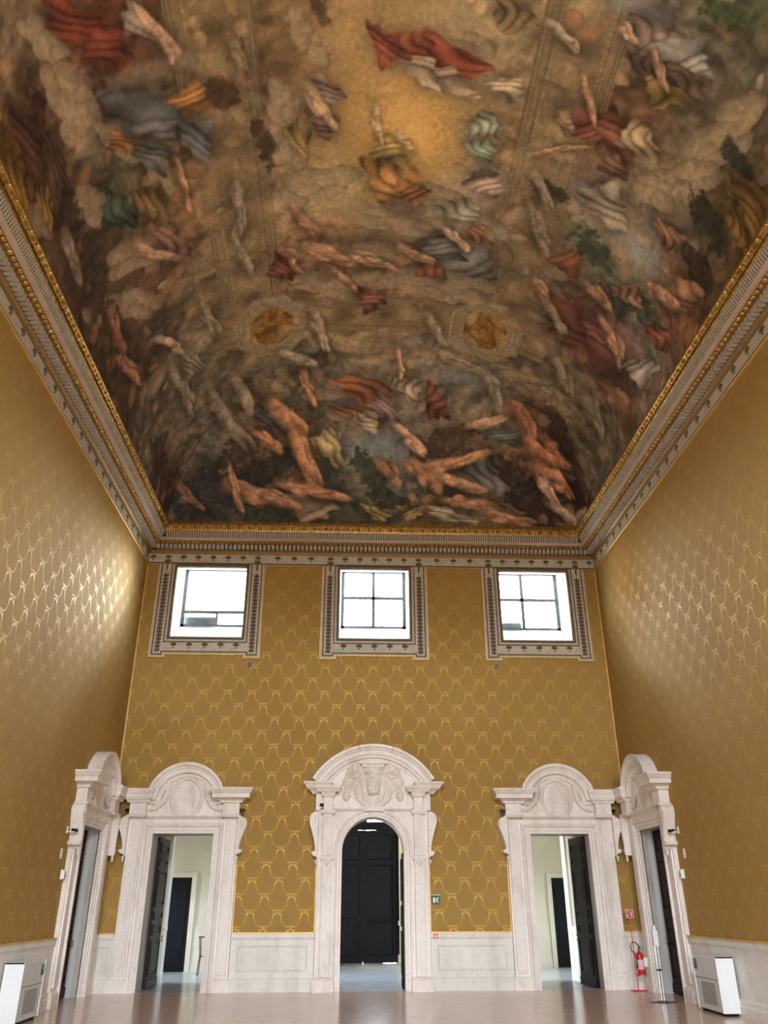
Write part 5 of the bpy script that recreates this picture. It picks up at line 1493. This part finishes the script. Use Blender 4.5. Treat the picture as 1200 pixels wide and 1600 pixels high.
def paint_vault(P_):
    """Generic ceiling painting: warm sky, clouds, loose draperies, painted stone bands. Returns sRGB 0..255."""
    n_ = len(P_)
    warp = np.stack([fbm(P_, .9, 11, 3), fbm(P_, .9, 21, 3), fbm(P_, .9, 31, 3)], -1) - .5
    warp2 = np.stack([fbm(P_, 3.0, 41, 3), fbm(P_, 3.0, 51, 3), fbm(P_, 3.0, 61, 3)], -1) - .5
    W = P_ + warp * 1.1 + warp2 * .35
    col = np.zeros((n_, 3), np.float32)
    wt = np.full(n_, 1e-6, np.float32)
    for x, y, z, r, g, b in FRESCO_BASE:
        d2 = ((W - np.array((x, y, z))) ** 2).sum(1)
        w_ = np.exp(-d2 / .8) + 1e-4 / (d2 + .5) ** 2
        col += w_[:, None] * np.array((r, g, b), np.float32)
        wt += w_
    col /= wt[:, None]
    bil = np.abs(fbm(P_ + warp * .8, 1.3, 71, 5) - .5) * 2
    fine = fbm(P_ + warp2 * .3, 5.0, 81, 4)
    cum = fbm(P_ + warp * .6, 1.0, 141, 4)
    cumd = fbm(P_ + warp * .6 + np.array((.10, .16, .0)), 1.0, 141, 4)
    calm = sstep(1.0, 3.0, np.hypot(P_[:, 0] - .75, (P_[:, 1] - 11.5) * .7))
    col *= (1.0 + calm * (.02 + .22 * (bil - .3) + .34 * (fine - .5) + np.clip((cum - cumd) * 2.6, -.24, .30)))[:, None]
    x_, y_ = P_[:, 0], P_[:, 1]
    # painted stone bands framing the middle field
    ax_ = np.abs(x_ - XC)
    yb = D - y_
    stone = np.array((122, 106, 80), np.float32)

    def band(m_, across, s_along, soft):
        """m_ 0..1 mask, across 0..1 over the width, s_along metres"""
        mold = (across < .10) | (across > .90) | ((across > .14) & (across < .18)) | ((across > .82) & (across < .86))
        rel = .80 + .45 * fbm(np.stack([across * 2.2, s_along, s_along * 0 + 1.7], -1) + warp2 * .25, 3.2, 91, 4)
        rel = rel * (1 + .25 * np.sin(s_along * 5.2) * np.exp(-((across - .5) / .22) ** 2))
        rel = np.where(mold, .80 + .35 * ((across * 40) % 1), rel)
        rel = rel * (.94 + .12 * ((s_along * 9) % 1 < .5) * ((across > .18) & (across < .22) | (across > .78) & (across < .82)))
        nonlocal col
        k_ = (m_ * soft)[:, None]
        col = col * (1 - k_) + stone * rel[:, None] * k_

    hide = sstep(.42, .60, fbm(P_ + warp * .5, .55, 101, 3))
    yy = y_
    m_ = ((ax_ > 2.66) & (ax_ < 4.16) & (yb > 5.2)).astype(np.float32)
    band(m_, (ax_ - 2.66) / 1.5, yy, .5 + .4 * hide)
    m_ = ((yb > 4.9) & (yb < 6.2) & (ax_ < 4.6)).astype(np.float32)
    band(m_, (yb - 4.9) / 1.3, x_, .40 + .45 * hide)
    # two gilt octagons
    for ox in (-2.32, 3.67):
        dx, dy = np.abs(x_ - ox), np.abs(y_ - 17.9) * .80
        rho = np.maximum(np.maximum(dx, dy), (dx + dy) * .7071)
        k_ = sstep(1.0, .96, rho)[:, None]
        ringc = np.array((134, 122, 96), np.float32) * (.82 + .35 * ((rho * 16) % 1))[:, None] * (.9 + .2 * fine)[:, None]
        goldc = np.array((112, 84, 44), np.float32) * (.55 + 1.0 * fbm(P_ + warp2 * .4, 5.0, 111, 3))[:, None]
        kk = sstep(.60, .56, rho)[:, None]
        col = col * (1 - k_) + (ringc * (1 - kk) + goldc * kk) * k_
    # a throng of small loose strokes in tones close to what lies around them
    rng = np.random.RandomState(17)
    vis = np.nonzero(y_ > 6.5)[0]
    tones = np.array(((150, 116, 84), (130, 112, 86), (96, 78, 58), (150, 132, 100), (74, 58, 46), (112, 70, 50), (96, 96, 92), (128, 104, 62), (60, 50, 42)), np.float32)
    Ws = P_ + warp2 * .12
    order_y = np.argsort(y_)
    ysorted = y_[order_y]
    for k in range(900):
        c_ = P_[vis[rng.randint(len(vis))]]
        glow_d = math.hypot(c_[0] - .75, (c_[1] - 11.5) * .8)
        if glow_d < 1.7:
            continue
        sz = rng.uniform(.16, .42)
        i0, i1 = np.searchsorted(ysorted, (c_[1] - 1.3 * sz - .2, c_[1] + 1.3 * sz + .2))
        cand = order_y[i0:i1]
        cand = cand[(np.abs(P_[cand] - c_) < 1.3 * sz + .2).all(1)]
        if len(cand) < 6:
            continue
        v1 = rng.normal(size=3); v1 /= np.linalg.norm(v1)
        v2 = np.cross(v1, rng.normal(size=3)); v2 /= np.linalg.norm(v2)
        dl = Ws[cand] - c_
        ta, tb, tc = dl @ v1 / sz, dl @ v2 / (sz * .45), dl @ np.cross(v1, v2) / (sz * .5)
        tb = tb + .6 * ta * ta * rng.uniform(-1, 1)
        dd = np.sqrt(ta ** 2 + tb ** 2 + .5 * tc ** 2)
        mk = sstep(1.05, .8, dd) * rng.uniform(.35, .75)
        local = col[cand].mean(0)
        tone = tones[rng.randint(len(tones))] * .55 + local * .5
        lk = .70 + .55 * np.sqrt(np.clip(1 - dd ** 2, 0, 1)) - .25 * tb
        col[cand] = col[cand] * (1 - mk[:, None]) + tone * np.clip(lk, .3, 1.5)[:, None] * mk[:, None]
    rng = np.random.RandomState(5)
    order = {'glow': 0, 'cloud': 1, 'dark': 2, 'drape': 3, 'flesh': 4}
    Wp = P_ + warp * .30 + warp2 * .10
    for kind, rgb, c_, du in sorted(FRESCO_PATCHES, key=lambda q: order[q[0]]):
        du = np.array(du).reshape(2, 3)
        ext = 1.7
        near = np.nonzero(((P_ - np.array(c_)) ** 2).sum(1) < (ext * 1.3 / max(np.linalg.svd(du)[1].min(), .05)) ** 2)[0]
        if len(near) == 0:
            continue
        al, be = (du @ (Wp[near] - np.array(c_)).T)
        rgb = np.array(rgb, np.float32)
        sd = rng.rand(8) * 6.28
        if kind == 'glow':
            m_ = np.exp(-(al ** 2 + be ** 2) * 1.3) * .85
            lum = .9 + .2 * fine[near]
        elif kind == 'cloud':
            m_ = np.zeros(len(near)); hgt = np.zeros(len(near)); up_ = np.zeros(len(near))
            for k in range(8):
                ca, cb, rr_ = rng.uniform(-.75, .75), rng.uniform(-.55, .55), rng.uniform(.35, .62)
                dd = np.sqrt((al - ca) ** 2 + (be - cb) ** 2) / rr_
                hk = np.sqrt(np.clip(1 - dd ** 2, 0, 1))
                better = hk > hgt
                up_ = np.where(better, (be - cb) / rr_ * .6 - (al - ca) / rr_ * .4, up_)
                hgt = np.maximum(hgt, hk)
            m_ = sstep(.05, .55, hgt) * .72
            lum = .72 + .30 * hgt + .26 * up_ + .3 * (fine[near] - .5)
        elif kind == 'drape':
            be = be * .82
            rr_ = np.sqrt(al ** 2 + be ** 2) * (1 + .22 * np.sin(np.arctan2(be, al) * 3 + sd[0]) + .12 * np.sin(np.arctan2(be, al) * 7 + sd[4]))
            m_ = sstep(1.05, .86, rr_)
            di = sd[2]
            ph = (be * math.cos(di * .4 - 1.2) + al * math.sin(di * .4 - 1.2)) * 4.6 + 1.6 * np.sin(al * 2.2 + be * 1.7 + sd[1])
            fold = np.abs(np.sin(ph)) ** .7
            lum = .58 + .52 * fold + .22 * np.sin(al * 2.4 + be * 2 + sd[3])
            lum = lum * (.80 + .4 * np.clip(1.0 - rr_, 0, 1))
        elif kind == 'flesh':
            m_ = np.zeros(len(near)); lum = np.ones(len(near))
            for k in range(4):
                a0, b0 = rng.uniform(-.65, .65), rng.uniform(-.7, .7)
                an = rng.uniform(-1.3, 1.3)
                L_, th = rng.uniform(.15, .34), rng.uniform(.26, .42)
                if k < 2:
                    a0, b0, an, L_, th = (.3 - .6 * k), rng.uniform(-.15, .15), rng.normal(0, .35), .26, .60
                ta = (al - a0) * math.cos(an) + (be - b0) * math.sin(an)
                tb = -(al - a0) * math.sin(an) + (be - b0) * math.cos(an)
                bend = tb + .5 * math.sin(sd[k % 8]) * ta * ta
                w_ = th * (1 - .3 * ta)
                dd = np.sqrt(np.clip(np.abs(ta) - L_, 0, None) ** 2 + bend ** 2) / np.maximum(w_, .1)
                mk = sstep(1.20, .60, dd)
                lk = .66 + .46 * np.sqrt(np.clip(1 - dd ** 2, 0, 1)) - .26 * bend / np.maximum(w_, .1)
                lum = lum * (1 - mk) + lk * mk
                m_ = np.maximum(m_, mk)
            m_ = m_ * .94
            lum = lum * (.62 + .76 * fine[near])
        else:
            rr_ = np.sqrt(al ** 2 + be ** 2)
            sp_ = fbm(P_[near], 7.0, 121, 3)
            m_ = sstep(1.15, .7, rr_ + (sp_ - .5) * 1.2) * .85
            lum = .55 + 1.0 * sp_
        if kind in ('drape', 'flesh'):
            halo = 1.0 * np.exp(-((np.sqrt(al ** 2 + be ** 2) - .2) / .9) ** 2) * .34
            col[near] *= (1 - halo)[:, None]
        gl_m = rgb.mean()
        if kind in ('flesh', 'drape'):
            rgb = (rgb * .70 + gl_m * .30) * .82 + np.array((112, 96, 76)) * .18
        m_ = m_ * (.90 if kind == 'drape' else 1.0)
        col[near] = col[near] * (1 - m_[:, None]) + rgb * np.clip(lum, .15, 1.6)[:, None] * m_[:, None]
    col *= (.90 + .2 * fbm(P_, 14.0, 131, 3))[:, None]
    return np.clip(col, 4, 250)


def build_vault():
    E_, Z0, HH, PW, LY = .60, 12.62, 4.3, 2.1, 6.4
    AX = (XR - XL) / 2 - E_
    YE, YS = D - E_, YF + E_
    th = np.linspace(-math.pi / 2, math.pi / 2, 640)
    X_ = XC + AX * np.sin(th)
    back = YE - LY + LY * np.sin(np.linspace(math.pi / 2, 0, 330))
    mid = np.linspace(YE - LY, 6.0, 330)[1:]
    rest = np.linspace(6.0, YS + LY, 40)[1:]
    front = YS + LY - LY * np.sin(np.linspace(0, math.pi / 2, 60))[1:]
    Y_ = np.concatenate([back, mid, rest, front])
    GX, GY = np.meshgrid(X_, Y_)
    q = np.maximum(np.abs(GX - XC) / AX, np.maximum(1 - (YE - GY) / LY, 1 - (GY - YS) / LY))
    q = np.clip(q, 0, 1)
    GZ = Z0 + HH * (1 - q ** PW) ** (1 / PW)
    P_ = np.stack([GX, GY, GZ], -1).reshape(-1, 3)
    ny, nx = GX.shape
    rgb = paint_vault(P_) / 255.0
    linc = np.where(rgb <= .04045, rgb / 12.92, ((rgb + .055) / 1.055) ** 2.4)
    idx = np.arange(ny * nx).reshape(ny, nx)
    quads = np.stack([idx[:-1, :-1], idx[:-1, 1:], idx[1:, 1:], idx[1:, :-1]], -1).reshape(-1, 4)
    me = bpy.data.meshes.new('ceiling')
    me.vertices.add(len(P_))
    me.vertices.foreach_set('co', P_.astype(np.float32).ravel())
    me.loops.add(quads.size)
    me.loops.foreach_set('vertex_index', quads.astype(np.int32).ravel())
    me.polygons.add(len(quads))
    me.polygons.foreach_set('loop_start', np.arange(0, quads.size, 4, dtype=np.int32))
    me.polygons.foreach_set('use_smooth', np.ones(len(quads), bool))
    me.update(calc_edges=True)
    at = me.color_attributes.new('pigment', 'FLOAT_COLOR', 'POINT')
    at.data.foreach_set('color', np.concatenate([linc, np.ones((len(linc), 1))], 1).astype(np.float32).ravel())
    t = NT('painted_vault')
    va = t.n('ShaderNodeVertexColor', layer_name='pigment')
    nz = t.noise(pos_of(t), 9.0, 6.0, 0.65)
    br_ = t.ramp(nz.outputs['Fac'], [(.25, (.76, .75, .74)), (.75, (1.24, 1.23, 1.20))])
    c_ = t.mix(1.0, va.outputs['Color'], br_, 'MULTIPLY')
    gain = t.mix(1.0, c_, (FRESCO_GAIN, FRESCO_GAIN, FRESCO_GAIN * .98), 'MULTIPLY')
    t.set(Base_Color=gain, Roughness=.7, Specular_IOR_Level=.25)
    me.materials.append(t.m)
    put('ceiling', me, kind='structure', label='painted coved vault with clouds, draperies and stone bands')


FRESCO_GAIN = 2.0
build_vault()
# closing slab over the vault so that no daylight leaks in
MB().box(XL - .7, XR + .7, YF - .7, D + .9, 17.3, 17.5).build('ceiling_slab', M['plaster'], kind='structure', label='roof slab over the vault')
